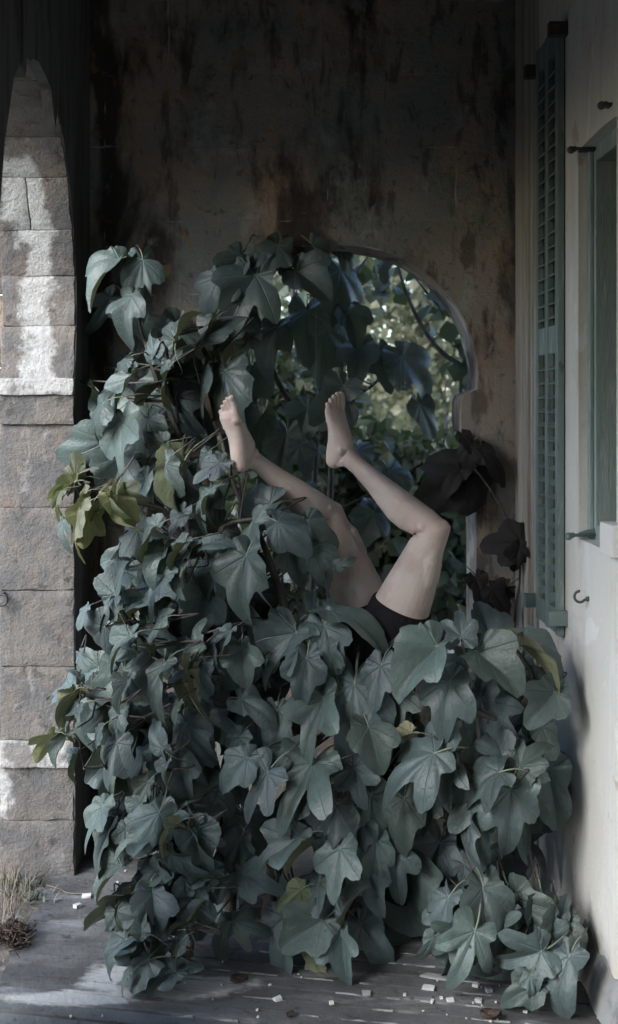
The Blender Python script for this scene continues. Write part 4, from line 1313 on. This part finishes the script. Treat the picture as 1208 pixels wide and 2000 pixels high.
# ---- fig outside that hangs into the arch
arch = Plant('fig_branch', 'shaded fig boughs hanging across the arched opening against the bright garden', 'fig bough', (U(600, 1690, 5.3).x, 5.3, 0), [
    [U(600, 1590, 5.3), U(612, 1100, 5.3), U(618, 860, 5.25), U(640, 660, 5.15), U(680, 560, 5.1), U(720, 500, 5.2)],
    [U(640, 1590, 5.32), U(645, 1000, 5.35), U(655, 800, 5.2), U(720, 760, 5.12), U(790, 700, 5.1)],
    [U(618, 860, 5.25), U(540, 740, 5.1), U(500, 600, 5.05), U(510, 530, 4.98), U(590, 520, 5.0)]])
AR = [(499,538,440,639,'A',18,4.62),(579,529,637,572,'B',-8,4.68),(539,639,509,708,'B',10,4.9),(632,639,645,748,'B',0,5.05),(681,609,698,668,'B',5,5.05),
 (599,606,595,685,'B',0,5.0),(665,526,658,606,'B',5,5.05),(751,511,748,548,'D',0,5.1),(705,677,695,748,'B',0,5.05),(785,696,845,762,'B',0,5.05),
 (671,753,618,808,'D',12,4.6),(670,774,691,821,'D',-8,4.58),(560,850,545,930,'B',5,4.85),(585,870,600,910,'B',0,4.8),(470,790,455,860,'B',5,4.95),
 (490,720,470,790,'B',5,5.0),(740,690,760,750,'B',0,5.08),(600,800,585,860,'B',5,4.95),
 (620,500,600,545,'B',10,4.9),(660,480,690,520,'D',0,4.95),(455,560,430,610,'B',10,4.6),(520,490,490,520,'D',10,4.65),(480,640,460,700,'B',10,4.9),
 (820,790,850,850,'D',0,5.1),
 (510,820,500,890,'B',0,4.95),(530,900,520,960,'B',0,5.0),(700,880,715,940,'D',0,5.2),(600,960,640,1000,'D',0,5.1),(730,1000,700,1060,'B',0,5.2),(760,920,780,980,'B',0,5.2)]
AR += [(470, 500, 440, 560, 'B', 5, 4.66), (545, 480, 520, 540, 'B', 5, 4.66), (610, 480, 640, 530, 'B', 0, 4.7), (430, 540, 400, 600, 'B', 10, 4.6), (470, 600, 450, 670, 'B', 0, 4.7)]
for a in AR:
    arch.leaf(*a[:6], d=a[6], lit=(0.1, -1.0, 0.35), jit=0.35)
arch.finish(0.018, 0.004)
# ------------------------------------------------------------------ the garden behind the opening
gr = random.Random(23)
def leaf_cloud(name, clumps, count, size, mat, parent, shape=0.45):
    verts, faces = [], []
    for _ in range(count):
        (c, r) = clumps[gr.randrange(len(clumps))]
        while True:
            q = Vector((gr.uniform(-1, 1), gr.uniform(-1, 1), gr.uniform(-1, 1)))
            if 0.05 < q.length < 1: break
        q *= 0.45 + 0.55 * q.length
        p = Vector(c) + Vector((q.x * r[0], q.y * r[1], q.z * r[2]))
        s = gr.uniform(*size)
        n = Vector((gr.gauss(0, 1), gr.gauss(-0.3, 1), gr.gauss(0.5, 1))).normalized()
        m = n.orthogonal().normalized()
        m = Matrix.Rotation(gr.uniform(0, 6.28), 3, n) @ m
        m = (m + Vector((0, 0, -0.5))).normalized()
        x = m.cross(n).normalized()
        n = x.cross(m)
        b = len(verts)
        for (u, v, h) in ((0, 0, 0), (shape * 0.8, 0.3, 0.08), (shape, 0.6, 0.1), (0, 1.0, -0.08), (-shape, 0.6, 0.1), (-shape * 0.8, 0.3, 0.08), (0, 0.5, 0)):
            verts.append(p + (x * u + m * v + n * h) * s)
        faces += [(b, b + 1, b + 6), (b + 1, b + 2, b + 6), (b + 2, b + 3, b + 6), (b + 3, b + 4, b + 6), (b + 4, b + 5, b + 6), (b + 5, b, b + 6)]
    return py_obj(name, verts, faces, mat, parent)

def tree(name, label, cat, base, height, trunk_r, clumps, count, size, mat, lean=(0, 0), limbs=5, group=None):
    root = empty(name, base)
    tag(root, label, cat, group)
    B = Vector(base)
    top = B + Vector((lean[0], lean[1], height))
    pts = [B + Vector((0, 0, -0.05)), B.lerp(top, 0.35) + Vector((gr.uniform(-.08, .08), 0, 0)), B.lerp(top, 0.7) + Vector((gr.uniform(-.1, .1), 0, 0)), top]
    st = catmull(pts, 5)
    bm = bmesh.new()
    add_tube(bm, st, [trunk_r * (1 - 0.75 * i / (len(st) - 1)) for i in range(len(st))], 8)
    for i in range(limbs):
        j = gr.randrange(len(st) // 3, len(st))
        c, r = clumps[i % len(clumps)]
        e = Vector(c) + Vector((gr.uniform(-.3, .3) * r[0], gr.uniform(-.3, .3) * r[1], gr.uniform(-.2, .5) * r[2]))
        q = catmull([st[j], st[j].lerp(e, 0.5) + Vector((0, 0, 0.08)), e], 4)
        add_tube(bm, q, [trunk_r * (0.45 if limbs < 10 else 0.22) * (1 - 0.8 * k / (len(q) - 1)) for k in range(len(q))], 6)
    part_of(bm_obj('trunk', bm, M['bark']), root)
    part_of(leaf_cloud('crown', clumps, count, size, mat, None), root)
    return root

def C(px, py, d, rx, ry, rz):
    return (tuple(U(px, py, d)), (rx, ry, rz))
GT = 'trees in the garden beyond the arched opening'
tree('garden_tree', 'sunlit yellow-green tree seen through the upper right of the arch', 'tree', (0.95, 9.0, -0.04), 3.6, 0.05,
     [C(800, 640, 9.0, 0.55, 0.6, 0.6), C(880, 620, 9.2, 0.5, 0.6, 0.7), C(740, 560, 8.8, 0.5, 0.5, 0.5), C(860, 480, 9.3, 0.9, 0.7, 0.6), C(840, 760, 9.0, 0.5, 0.5, 0.4)], 2200, (0.05, 0.10), M['garden_leaf'], group=GT)
tree('garden_tree', 'tall sunlit tree farther back seen between the two feet', 'tree', (0.35, 12.5, -0.04), 4.4, 0.07,
     [C(640, 620, 12.5, 1.0, 0.8, 1.0), C(560, 800, 12.5, 0.8, 0.7, 0.8), C(720, 780, 12.3, 0.8, 0.8, 0.8), C(700, 520, 12.5, 1.1, 0.8, 0.8), C(620, 950, 12.4, 0.7, 0.7, 0.6)], 3000, (0.06, 0.12), M['garden_leaf'], group=GT)
tree('garden_tree', 'distant pale tree glimpsed through the left side of the arch', 'tree', (-0.55, 11.0, -0.04), 3.8, 0.06,
     [C(470, 640, 11, 0.7, 0.7, 0.9), C(420, 760, 11, 0.7, 0.6, 0.7), C(520, 560, 11, 0.8, 0.7, 0.7), C(460, 900, 11, 0.7, 0.6, 0.6)], 2200, (0.05, 0.10), M['garden_leaf'], group=GT)
tree('garden_tree', 'far sunlit tree closing the view low in the opening by the right foot', 'tree', (1.7, 15.5, -0.04), 4.2, 0.08,
     [C(860, 720, 15.5, 1.1, 0.9, 1.1), C(760, 860, 15.5, 0.9, 0.8, 0.8), C(900, 880, 15.5, 0.9, 0.8, 0.8), C(820, 960, 15.2, 0.9, 0.8, 0.5)], 2600, (0.08, 0.15), M['garden_leaf'], group=GT)
GS = 'shaded shrubs growing just behind the end wall'
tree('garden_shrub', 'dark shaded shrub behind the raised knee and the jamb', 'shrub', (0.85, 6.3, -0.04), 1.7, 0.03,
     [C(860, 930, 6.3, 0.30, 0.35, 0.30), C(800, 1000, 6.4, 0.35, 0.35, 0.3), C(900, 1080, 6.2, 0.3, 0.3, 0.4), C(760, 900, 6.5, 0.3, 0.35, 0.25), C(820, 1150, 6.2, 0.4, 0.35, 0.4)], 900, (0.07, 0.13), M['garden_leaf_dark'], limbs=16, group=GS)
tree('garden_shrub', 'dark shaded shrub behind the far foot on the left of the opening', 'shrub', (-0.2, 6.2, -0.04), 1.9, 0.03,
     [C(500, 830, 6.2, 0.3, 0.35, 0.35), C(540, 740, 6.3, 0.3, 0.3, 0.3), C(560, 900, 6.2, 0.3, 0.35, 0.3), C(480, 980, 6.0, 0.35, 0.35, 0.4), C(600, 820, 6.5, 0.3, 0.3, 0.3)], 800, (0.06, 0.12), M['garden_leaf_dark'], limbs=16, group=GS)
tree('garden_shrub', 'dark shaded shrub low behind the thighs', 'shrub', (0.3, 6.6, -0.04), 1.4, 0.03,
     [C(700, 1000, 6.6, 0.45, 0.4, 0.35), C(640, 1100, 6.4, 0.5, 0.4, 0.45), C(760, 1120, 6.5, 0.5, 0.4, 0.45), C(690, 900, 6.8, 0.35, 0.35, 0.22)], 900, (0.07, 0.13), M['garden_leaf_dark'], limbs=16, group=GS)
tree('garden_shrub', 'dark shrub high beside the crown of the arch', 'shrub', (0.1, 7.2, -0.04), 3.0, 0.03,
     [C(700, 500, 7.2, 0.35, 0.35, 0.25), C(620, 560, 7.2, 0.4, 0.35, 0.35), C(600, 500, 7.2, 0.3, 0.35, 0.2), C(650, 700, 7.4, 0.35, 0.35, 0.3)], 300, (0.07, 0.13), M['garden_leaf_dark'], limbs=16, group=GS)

# slanting bare sapling across the right half of the arch
sap = empty('sapling', tuple(U(935, 1500, 5.6)))
sap.location.z = -0.04
tag(sap, 'bare dark sapling slanting across the right half of the arch', 'sapling')
bm = bmesh.new()
add_tube(bm, catmull([(0.98, 5.6, -0.05), U(945, 1100, 5.6), U(950, 850, 5.6), U(935, 745, 5.6), U(860, 685, 5.6), U(815, 620, 5.6), U(785, 545, 5.6), U(770, 480, 5.65)], 5), [0.02 - 0.0145 * i / 35 for i in range(36)], 7)
add_tube(bm, catmull([U(945, 800, 5.6), U(905, 640, 5.65), U(850, 590, 5.7), U(810, 540, 5.7)], 5), [0.012 - 0.008 * i / 15 for i in range(16)], 6)
add_tube(bm, catmull([U(945, 900, 5.6), U(902, 780, 5.6), U(908, 690, 5.6), U(915, 600, 5.65)], 5), [0.012 - 0.007 * i / 15 for i in range(16)], 6)
part_of(bm_obj('stem', bm, M['bark']), sap)
part_of(leaf_cloud('leaves', [C(850, 600, 5.65, 0.25, 0.15, 0.2), C(770, 520, 5.65, 0.2, 0.15, 0.15), C(900, 690, 5.6, 0.12, 0.12, 0.2)], 45, (0.07, 0.12), M['garden_leaf_dark'], None), sap)

# hedge mass far behind that closes the horizon
def hedge():
    verts_clumps = [((x, 24 + gr.uniform(-2, 2), gr.uniform(0.0, 1.0)), (1.6, 1.5, 1.2)) for x in [-8 + 0.8 * i for i in range(24)] for _ in range(2)]
    o = leaf_cloud('far_wood', verts_clumps, 2600, (0.22, 0.42), M['garden_leaf'], None)
    tag(o, 'far hazy wood closing the garden behind the trees', 'wood', kind='stuff')
hedge()

# ------------------------------------------------------------------ the person upside down in the fig
def ring(c, ex, ey, fx, bx, wy, n=28, p=2.3):
    """cross section: ex anterior, ey lateral; fx/bx front/back radius, wy half width"""
    out = []
    for k in range(n):
        a = 2 * math.pi * k / n
        ca, sa = math.cos(a), math.sin(a)
        r = (abs(ca) ** p + abs(sa) ** p) ** (-1 / p)
        out.append(c + ex * (ca * r * (fx if ca > 0 else bx)) + ey * (sa * r * wy))
    return out
def loft(bm, rings, flip=False):
    vr = [[bm.verts.new(v) for v in r] for r in rings]
    n = len(vr[0])
    for a, b in zip(vr[:-1], vr[1:]):
        for k in range(n): bm.faces.new((a[k], a[(k + 1) % n], b[(k + 1) % n], b[k]))
    bm.faces.new(vr[0][::-1])
    bm.faces.new(vr[-1])
def ball(bm, c, r, sc=(1, 1, 1)):
    bmesh.ops.create_icosphere(bm, subdivisions=3, radius=r, matrix=Matrix.Translation(c) @ Matrix.Diagonal((*sc, 1)))
def chain(bm, pts, rads, n=12):
    for p, r in zip(pts, rads): ball(bm, Vector(p), r)
    for (a, ra), (b, rb) in zip(list(zip(pts, rads))[:-1], list(zip(pts, rads))[1:]):
        a, b = Vector(a), Vector(b)
        t = (b - a).normalized()
        e = t.orthogonal().normalized()
        f = t.cross(e)
        loft(bm, [[a + (e * math.cos(6.2832 * k / n) + f * math.sin(6.2832 * k / n)) * ra for k in range(n)], [b + (e * math.cos(6.2832 * k / n) + f * math.sin(6.2832 * k / n)) * rb for k in range(n)]])

THIGH = [(-0.12, .098, .108, .095), (0.1, .097, .102, .096), (0.35, .092, .092, .092), (0.55, .082, .078, .081), (0.75, .067, .064, .069), (0.88, .056, .056, .060)]
SHANK = [(0.10, .049, .052, .052), (0.22, .044, .066, .055), (0.34, .040, .067, .053), (0.48, .036, .056, .046), (0.64, .031, .041, .036), (0.82, .027, .031, .029), (0.97, .028, .031, .029)]
def leg_sections(Hp, K, A, grow=0.0, only_thigh=None):
    inner = ((Hp + A) * 0.5 - K)
    rings = []
    ax1, ax2 = (K - Hp).normalized(), (A - K).normalized()
    def fr(ax):
        ant = -(inner - ax * inner.dot(ax)).normalized()
        return ant, ax.cross(ant).normalized()
    a1, l1 = fr(ax1)
    a2, l2 = fr(ax2)
    for t, f, b, w_ in THIGH:
        if only_thigh is not None and t > only_thigh: continue
        rings.append(ring(Hp + (K - Hp) * t, a1, l1, f + grow, b + grow, w_ + grow))
    if only_thigh is not None:
        t = only_thigh
        f, b, w_ = [interp([(q[0], q[i]) for q in THIGH], t) for i in (1, 2, 3)]
        rings.append(ring(Hp + (K - Hp) * t, a1, l1, f + grow, b + grow, w_ + grow))
        return rings
    am = (a1 + a2).normalized()
    lm = (l1 + l2).normalized()
    rings.append(ring(K - ax1 * 0.018 + am * 0.004, (a1 * 2 + a2).normalized(), lm, .053, .050, .055))
    rings.append(ring(K + am * 0.006, am, lm, .052, .046, .053))
    rings.append(ring(K + ax2 * 0.02 + am * 0.002, (a1 + a2 * 2).normalized(), lm, .050, .047, .051))
    for t, f, b, w_ in SHANK:
        rings.append(ring(K + (A - K) * t, a2, l2, f, b, w_))
    return rings, (a1, l1, a2, l2, am, lm, ax1, ax2)

def foot(bm, A, udir, sole, side):
    """udir heel to toes, sole = outward normal of the sole, side=+1 when the little toe lies towards u x v"""
    u = udir.normalized()
    v = -(sole - u * sole.dot(u)).normalized()
    w_ = u.cross(v).normalized() * side
    u, v, w_ = u * 1.05, v * 1.03, w_ * 1.03
    O = A - u * 0.046 - v * 0.066
    P = lambda a, b, c: O + u * a + v * b + w_ * c
    sec = [(0.004, 0.0, .012, .020, .042), (0.010, 0, .021, .009, .055), (0.022, 0, .028, .002, .066), (0.04, 0, .031, 0.0, .078), (0.06, 0.001, .032, .002, .092), (0.085, .003, .034, .008, .088),
           (0.11, .004, .036, .011, .076), (0.135, .004, .040, .009, .060), (0.16, .003, .044, .003, .043), (0.178, .002, .0455, .0, .034), (0.193, .001, .042, .003, .026)]
    rings = []
    for (a, c, hw, b0, b1) in sec:
        out = []
        for k in range(28):
            an = 2 * math.pi * k / 28
            ca, sa = math.cos(an), math.sin(an)
            pw = 2.6 if ca < 0 else 2.0
            r = (abs(ca) ** pw + abs(sa) ** pw) ** (-1 / pw)
            # instep ridge nearer the big toe
            shift = -0.010 * max(0, ca) if a > 0.07 else 0
            out.append(P(a, (b0 + b1) / 2 + ca * r * (b1 - b0) / 2, c + sa * r * hw + shift))
        rings.append(out)
    loft(bm, rings)
    toes = [(-0.031, .250, .0122), (-0.0105, .246, .0086), (0.006, .236, .0080), (0.021, .223, .0076), (0.0345, .207, .0076)]
    for i, (c, tip, r) in enumerate(toes):
        st = 0.176 - 0.012 * i * 0.6
        chain(bm, [P(st, .015, c * 0.93), P(st + (tip - st) * 0.45, .0185, c), P(st + (tip - st) * 0.75, .0145, c * 1.02), P(tip - r, .0105, c * 1.03)], [r * 1.05, r * 0.9, r * 0.92, r])
    ball(bm, P(.05, .070, .0255), .0105)           # ankle bones
    ball(bm, P(.056, .076, -.0245), .011)
    ball(bm, P(.026, .028, 0), .03, (1, 1, 1))    # heel
    ball(bm, P(.166, .017, -.029), .0175)         # ball of the big toe
    chain(bm, [P(.018, .05, 0), P(.02, .09, 0)], [.016, .014])   # Achilles tendon

HL, KL, AL = U(752, 1266, 3.93), U(846, 1036, 3.85), U(673, 886, 3.97)
HR, KR, AR_ = U(733, 1250, 4.12), U(640, 1006, 4.13), U(486, 890, 4.0)
bm = bmesh.new()
rL, fL = leg_sections(HL, KL, AL)
loft(bm, rL)
rR, fR = leg_sections(HR, KR, AR_)
loft(bm, rR)
for K, f, kp in ((KL, fL, 0.024), (KR, fR, 0.014)):
    ball(bm, K + f[4] * kp, .034, (1, 1, 1))
    ball(bm, K + f[7] * 0.028 + f[1] * 0.034, .022)
    ball(bm, K + f[7] * 0.028 - f[1] * 0.034, .022)
    chain(bm, [K - f[6] * 0.16 + f[0] * 0.045 - f[1] * 0.03, K - f[6] * 0.09 + f[0] * 0.036 - f[1] * 0.034, K - f[6] * 0.05 + f[0] * 0.03 - f[1] * 0.03], [.03, .03, .02])
    chain(bm, [K - f[6] * 0.16 + f[0] * 0.045 + f[1] * 0.03, K - f[6] * 0.11 + f[0] * 0.036 + f[1] * 0.034, K - f[6] * 0.07 + f[0] * 0.03 + f[1] * 0.03], [.03, .028, .02])
    chain(bm, [K - f[6] * 0.12 - f[0] * 0.047 + f[1] * 0.03, K - f[6] * 0.035 - f[0] * 0.040 + f[1] * 0.034], [.016, .010])
    chain(bm, [K + f[7] * 0.03 + f[2] * 0.022, K + f[7] * 0.075 + f[2] * 0.025], [.017, .014])     # kneecap tendon
uL = Vector((0.07, 0.10, 1.0))
foot(bm, AL, uL, Vector((-0.72, 0.66, 0.08)), -1)
uR = Vector((-0.17, -0.05, 1.0))
foot(bm, AR_, uR, Vector((-0.72, -0.68, -0.1)), +1)
# trunk of the body, hanging head-down among the leaves
up = Vector((0, 0, 1))
pel = (HL + HR) * 0.5
ant, lat = Vector((1, 0, 0)), Vector((0, -1, 0))
sp = [(0.06, .10, .11, .165), (0.0, .105, .115, .17), (-0.10, .10, .095, .155), (-0.20, .095, .085, .14), (-0.32, .105, .10, .155), (-0.42, .105, .10, .165), (-0.48, .075, .08, .15), (-0.52, .05, .055, .07)]
loft(bm, [ring(pel + Vector((0.02 * (-z) * 2, 0, z)), ant, lat, f, b, w_) for z, f, b, w_ in sp])
neck = pel + Vector((0.03, 0, -0.52))
head_c = Vector((neck.x + 0.03, neck.y, 0.125))
chain(bm, [neck + Vector((0, 0, 0.03)), head_c + Vector((-0.01, 0, 0.06))], [.058, .055])
ball(bm, head_c, .098, (1.05, 0.80, 1.2))
ball(bm, head_c + Vector((0.085, 0, 0.02)), .018, (1.2, 0.8, 1.5))     # nose
ball(bm, head_c + Vector((0.06, 0, 0.085)), .035, (1, 1.1, 1))         # chin
for s_ in (-1, 1):
    ball(bm, head_c + Vector((0, s_ * 0.08, 0.0)), .03, (0.8, 0.4, 1.1))
    sh = pel + Vector((0.03, s_ * 0.17, -0.43))
    el = Vector((sh.x - 0.06, sh.y + s_ * 0.02, 0.26))
    wr = Vector((sh.x + 0.06, sh.y - s_ * 0.05, 0.05))
    chain(bm, [sh, sh.lerp(el, 0.5), el, el.lerp(wr, 0.35), wr], [.056, .046, .04, .04, .026])
    pc = wr + Vector((0.05, 0, -0.028))
    chain(bm, [wr, wr + Vector((0.04, 0.02, -0.025)), wr + Vector((0.075, 0.028, -0.033))], [.024, .017, .013])
    chain(bm, [wr, wr + Vector((0.04, -0.02, -0.025)), wr + Vector((0.075, -0.028, -0.033))], [.024, .017, .013])
    for i, ln in enumerate((0.062, 0.075, 0.07, 0.055)):
        y = (-0.03 + 0.02 * i) * s_
        b0 = wr + Vector((0.078, y, -0.032))
        chain(bm, [b0, b0 + Vector((ln * 0.5, y * 0.15, 0.003)), b0 + Vector((ln, y * 0.2, -0.006))], [.0098, .009, .008])
    chain(bm, [wr + Vector((0.03, -s_ * 0.02, -0.03)), wr + Vector((0.055, -s_ * 0.052, -0.033)), wr + Vector((0.085, -s_ * 0.06, -0.036))], [.013, .0105, .009])
def remeshed(bm, name, voxel, smooth_it, mat, parent, tag_disp=None):
    me0 = bpy.data.meshes.new(name + '_raw')
    bmesh.ops.recalc_face_normals(bm, faces=list(bm.faces))
    bm.to_mesh(me0)
    bm.free()
    o = bpy.data.objects.new(name + '_raw', me0)
    COL.objects.link(o)
    r = o.modifiers.new('r', 'REMESH')
    r.mode, r.voxel_size, r.use_smooth_shade = 'VOXEL', voxel, True
    s_ = o.modifiers.new('s', 'SMOOTH')
    s_.factor, s_.iterations = 0.5, smooth_it
    dg = bpy.context.evaluated_depsgraph_get()
    me = bpy.data.meshes.new_from_object(o.evaluated_get(dg))
    bpy.data.objects.remove(o)
    bpy.data.meshes.remove(me0)
    me.name = name
    me.polygons.foreach_set('use_smooth', [True] * len(me.polygons))
    return link(name, me, mat, parent)
person = empty('person', (head_c.x, head_c.y, 0))
tag(person, 'person upside down in the fig leaves, bare legs raised and bent, black shorts', 'person')
body = remeshed(bm, 'body', 0.0034, 3, M['skin'], None)
part_of(body, person)
marks = [(KL + fL[4] * 0.05, 0.055, 0.55), (KR + fR[4] * 0.04, 0.055, 0.5)]
for A_, u_, s_ in ((AL, uL.normalized(), Vector((-0.72, 0.66, 0.08))), (AR_, uR.normalized(), Vector((-0.72, -0.68, -0.1)))):
    marks += [(A_ - u_ * 0.04 + s_ * 0.06, 0.04, 0.6), (A_ + u_ * 0.13 + s_ * 0.06, 0.035, 0.5), (A_ + u_ * 0.195 + s_ * 0.04, 0.045, 0.65)]
att = body.data.attributes.new('blush', 'FLOAT', 'POINT')
att.data.foreach_set('value', [min(0.45, 0.6 * sum(k_ * math.exp(-((v.co - c_).length / r_) ** 2) for c_, r_, k_ in marks)) for v in body.data.vertices])
bm = bmesh.new()
ball(bm, head_c + Vector((-0.02, 0, -0.012)), .104, (1.02, 0.84, 1.12))
part_of(bm_obj('hair', bm, M['hair'], smooth=True), person)
# shorts
bm = bmesh.new()
for (a, b, c, hem) in ((HL, KL, AL, 0.37), (HR, KR, AR_, 0.30)):
    rs = leg_sections(a, b, c, grow=0.009, only_thigh=hem)
    loft(bm, rs)
loft(bm, [ring(pel + Vector((0, 0, z)), ant, lat, f + .012, b + .012, w_ + .012) for z, f, b, w_ in ((0.08, .09, .10, .15), (0.03, .108, .118, .168), (-0.05, .11, .11, .165), (-0.12, .10, .095, .152))])
part_of(remeshed(bm, 'shorts', 0.005, 2, M['cloth'], None), person)
bm = bmesh.new()
loft(bm, [ring(pel + Vector((0.02 * (-z) * 2, 0, z)), ant, lat, f + .014, b + .014, w_ + .014) for z, f, b, w_ in sp[2:7]])
for s_ in (-1, 1):
    sh = pel + Vector((0.03, s_ * 0.17, -0.43))
    el = Vector((sh.x - 0.06, sh.y + s_ * 0.02, 0.26))
    wr = Vector((sh.x + 0.06, sh.y - s_ * 0.05, 0.05))
    chain(bm, [sh, sh.lerp(el, 0.6), el, el.lerp(wr, 0.85)], [.068, .062, .056, .042])
part_of(remeshed(bm, 'top', 0.007, 2, M['cloth'], None), person)

# ------------------------------------------------------------------ litter on the floor
CH = 'scattered plaster chips on the floor'
def chip(px, py, w_, h, rot, label, name='plaster_chip', mat='chip', group=CH, cat='plaster chip', z0=0.0):
    x, y = fl(px, py)
    b = bmesh.new()
    add_box(b, -w_ / 2, w_ / 2, -w_ * 0.36, w_ * 0.36, 0, h)
    bmesh.ops.subdivide_edges(b, edges=list(b.edges), cuts=1, use_grid_fill=True)
    for v in b.verts:
        v.co += noise.noise_vector(v.co * 55 + Vector((px, py, 0))) * w_ * 0.13
        v.co.z = max(v.co.z, 0)
    o = bm_obj(name, b, M[mat])
    o.location = (x, y, z0 + 0.001)
    o.rotation_euler = (0, 0, rot)
    tag(o, label, cat, group)
chip(169, 1753, 0.030, 0.010, 0.1, 'largest white plaster chip near the foot of the stone jamb')
chip(152, 1773, 0.024, 0.012, 0.8, 'small greyish plaster lump just below the white chip by the jamb')
chip(543, 1954, 0.023, 0.008, 0.5, 'square bright white chip on the floor strips below the middle')
chip(838, 1931, 0.036, 0.006, -0.3, 'flat ragged white plaster flake beside the fig in the right corner')
chip(930, 1928, 0.018, 0.01, -0.5, 'white plaster piece under the fig leaves in the right corner')
chip(935, 1958, 0.020, 0.009, -0.4, 'elongated white chip at the front of the right corner rubble')
chip(880, 1956, 0.02, 0.006, 0.1, 'thin pale sliver left of the right corner rubble')
chip(648, 1962, 0.012, 0.009, 0.3, 'tiny yellowish pebble on the floor strips', cat='pebble')
chip(716, 1944, 0.022, 0.01, 0.0, 'dull grey pebble on the floor below the low fig', mat='cement', cat='pebble')
chip(955, 1938, 0.018, 0.012, 0.4, 'grey rubble piece among white bits in the right corner', mat='cement')
for _ in range(44):
    px, py = gr.uniform(60, 1110), gr.uniform(1880, 1999)
    if gr.random() < 0.3: px, py = gr.uniform(850, 1110), gr.uniform(1925, 1995)
    if gr.random() < 0.12: px, py = gr.uniform(180, 290), gr.uniform(1690, 1730)
    chip(px, py, gr.choice([0.004, 0.004, 0.005, 0.006, 0.008, 0.012]), gr.uniform(0.003, 0.006), gr.uniform(0, 3), 'tiny pale crumb of plaster on the grey floor', group='tiny plaster crumbs on the floor')
def dead_curl(px, py, s, rot, label):
    x, y = fl(px, py)
    bm = bmesh.new()
    n = 10
    rows_ = []
    for i in range(n + 1):
        t = i / n
        w_ = s * 0.42 * math.sin(math.pi * min(0.98, max(0.03, t)) ** 0.8)
        rows_.append([bm.verts.new(((t - 0.5) * s, q * w_, 0.004 + s * 0.25 * (abs(q) ** 2) + 0.1 * s * (t - 0.5) ** 2 * 4 + s * 0.04 * noise.noise(Vector((t * 5, q * 3, px))))) for q in (-1, -0.5, 0, 0.5, 1)])
    for a, b in zip(rows_[:-1], rows_[1:]):
        for k_ in range(4): bm.faces.new((a[k_], a[k_ + 1], b[k_ + 1], b[k_]))
    ext = bmesh.ops.extrude_face_region(bm, geom=list(bm.faces))
    for g in ext['geom']:
        if isinstance(g, bmesh.types.BMVert): g.co.z += 0.0015
    bmesh.ops.recalc_face_normals(bm, faces=list(bm.faces))
    o = bm_obj('dead_leaf', bm, M['dark_litter'], smooth=True)
    o.location = (x, y, 0.001)
    o.rotation_euler = (0, 0, rot)
    tag(o, label, 'dead leaf')
dead_curl(468, 1922, 0.055, 0.2, 'curled dark dead leaf at the right end of the pale cement patch')
dead_curl(568, 1988, 0.03, 0.9, 'small black dead leaf at the front edge of the floor')
dead_curl(960, 1992, 0.06, 0.1, 'dark curled dead leaf at the front of the right corner')

# fallen straw on the floor by the jamb
bm = bmesh.new()
add_tube(bm, catmull([(*fl(92, 1731), 0.004), (*fl(118, 1740), 0.006), (*fl(138, 1747), 0.004), (*fl(196, 1746), 0.004)], 5), 0.0018, 5)
tag(bm_obj('straw', bm, M['dry_grass']), 'single pale dry straw lying at the foot of the stone jamb', 'straw')

# dry grass and weeds outside the arch
def blades(name, spots, count, h, mat, spread, wd=0.0035, lean=0.5):
    verts, faces = [], []
    for _ in range(count):
        px, py = spots[gr.randrange(len(spots))]
        x, y = fl(px, py)
        x += gr.gauss(0, spread); y += gr.gauss(0, spread)
        a = gr.uniform(0, 6.28)
        hh = gr.uniform(*h)
        ln = gr.uniform(0.1, lean) * hh
        dx, dy = math.cos(a), math.sin(a)
        ww = wd * gr.uniform(0.6, 1.3)
        base = len(verts)
        for k_ in range(4):
            t = k_ / 3
            cx_, cy_, cz_ = x + dx * ln * t * t, y + dy * ln * t * t, -0.01 + hh * (t - 0.15 * t * t)
            q = ww * (1 - 0.85 * t)
            verts += [(cx_ - dy * q, cy_ + dx * q, cz_), (cx_ + dy * q, cy_ - dx * q, cz_)]
        for k_ in range(3):
            b = base + 2 * k_
            faces.append((b, b + 1, b + 3, b + 2))
    return py_obj(name, verts, faces, mat)
o = blades('dry_grass', [(5, 1790), (18, 1770), (25, 1740), (8, 1720), (2, 1815), (35, 1760)], 75, (0.05, 0.2), M['dry_grass'], 0.025, wd=0.0018)
tag(o, 'dry straw-coloured grass outside the arch at the left edge', 'grass', kind='stuff')
o = blades('weeds', [(40, 1720), (55, 1735), (30, 1700), (62, 1755)], 110, (0.02, 0.07), M['weed'], 0.035, wd=0.006, lean=0.9)
tag(o, 'low grey-green weeds at the foot of the stone jamb', 'weeds', kind='stuff')
bm = bmesh.new()
for _ in range(260):
    px, py = gr.gauss(22, 16), gr.gauss(1836, 11)
    x, y = fl(px, py)
    add_tube(bm, [(x, y, 0.002 + gr.uniform(0, 0.03)), (x + gr.uniform(-.03, .03), y + gr.uniform(-.03, .03), gr.uniform(0.004, 0.045)), (x + gr.uniform(-.04, .04), y + gr.uniform(-.04, .04), gr.uniform(0.003, 0.05))], gr.uniform(0.001, 0.003), 4)
o = bm_obj('plant_litter', bm, M['dark_litter'])
tag(o, 'dark brown heap of dead plant litter at the left edge of the floor', 'litter', kind='stuff')
# cobweb threads hanging in the opening
for (x, y0, y1, d, lb) in ((617, 560, 762, 4.68, 'pale cobweb thread hanging straight down between the feet'), (791, 640, 880, 4.68, 'pale cobweb thread hanging right of the raised foot')):
    bm = bmesh.new()
    add_tube(bm, [U(x, y0, d), U(x + 0.5, (y0 + y1) / 2, d), U(x, y1, d)], 0.0003, 4)
    tag(bm_obj('cobweb_thread', bm, M['thread']), lb, 'cobweb')
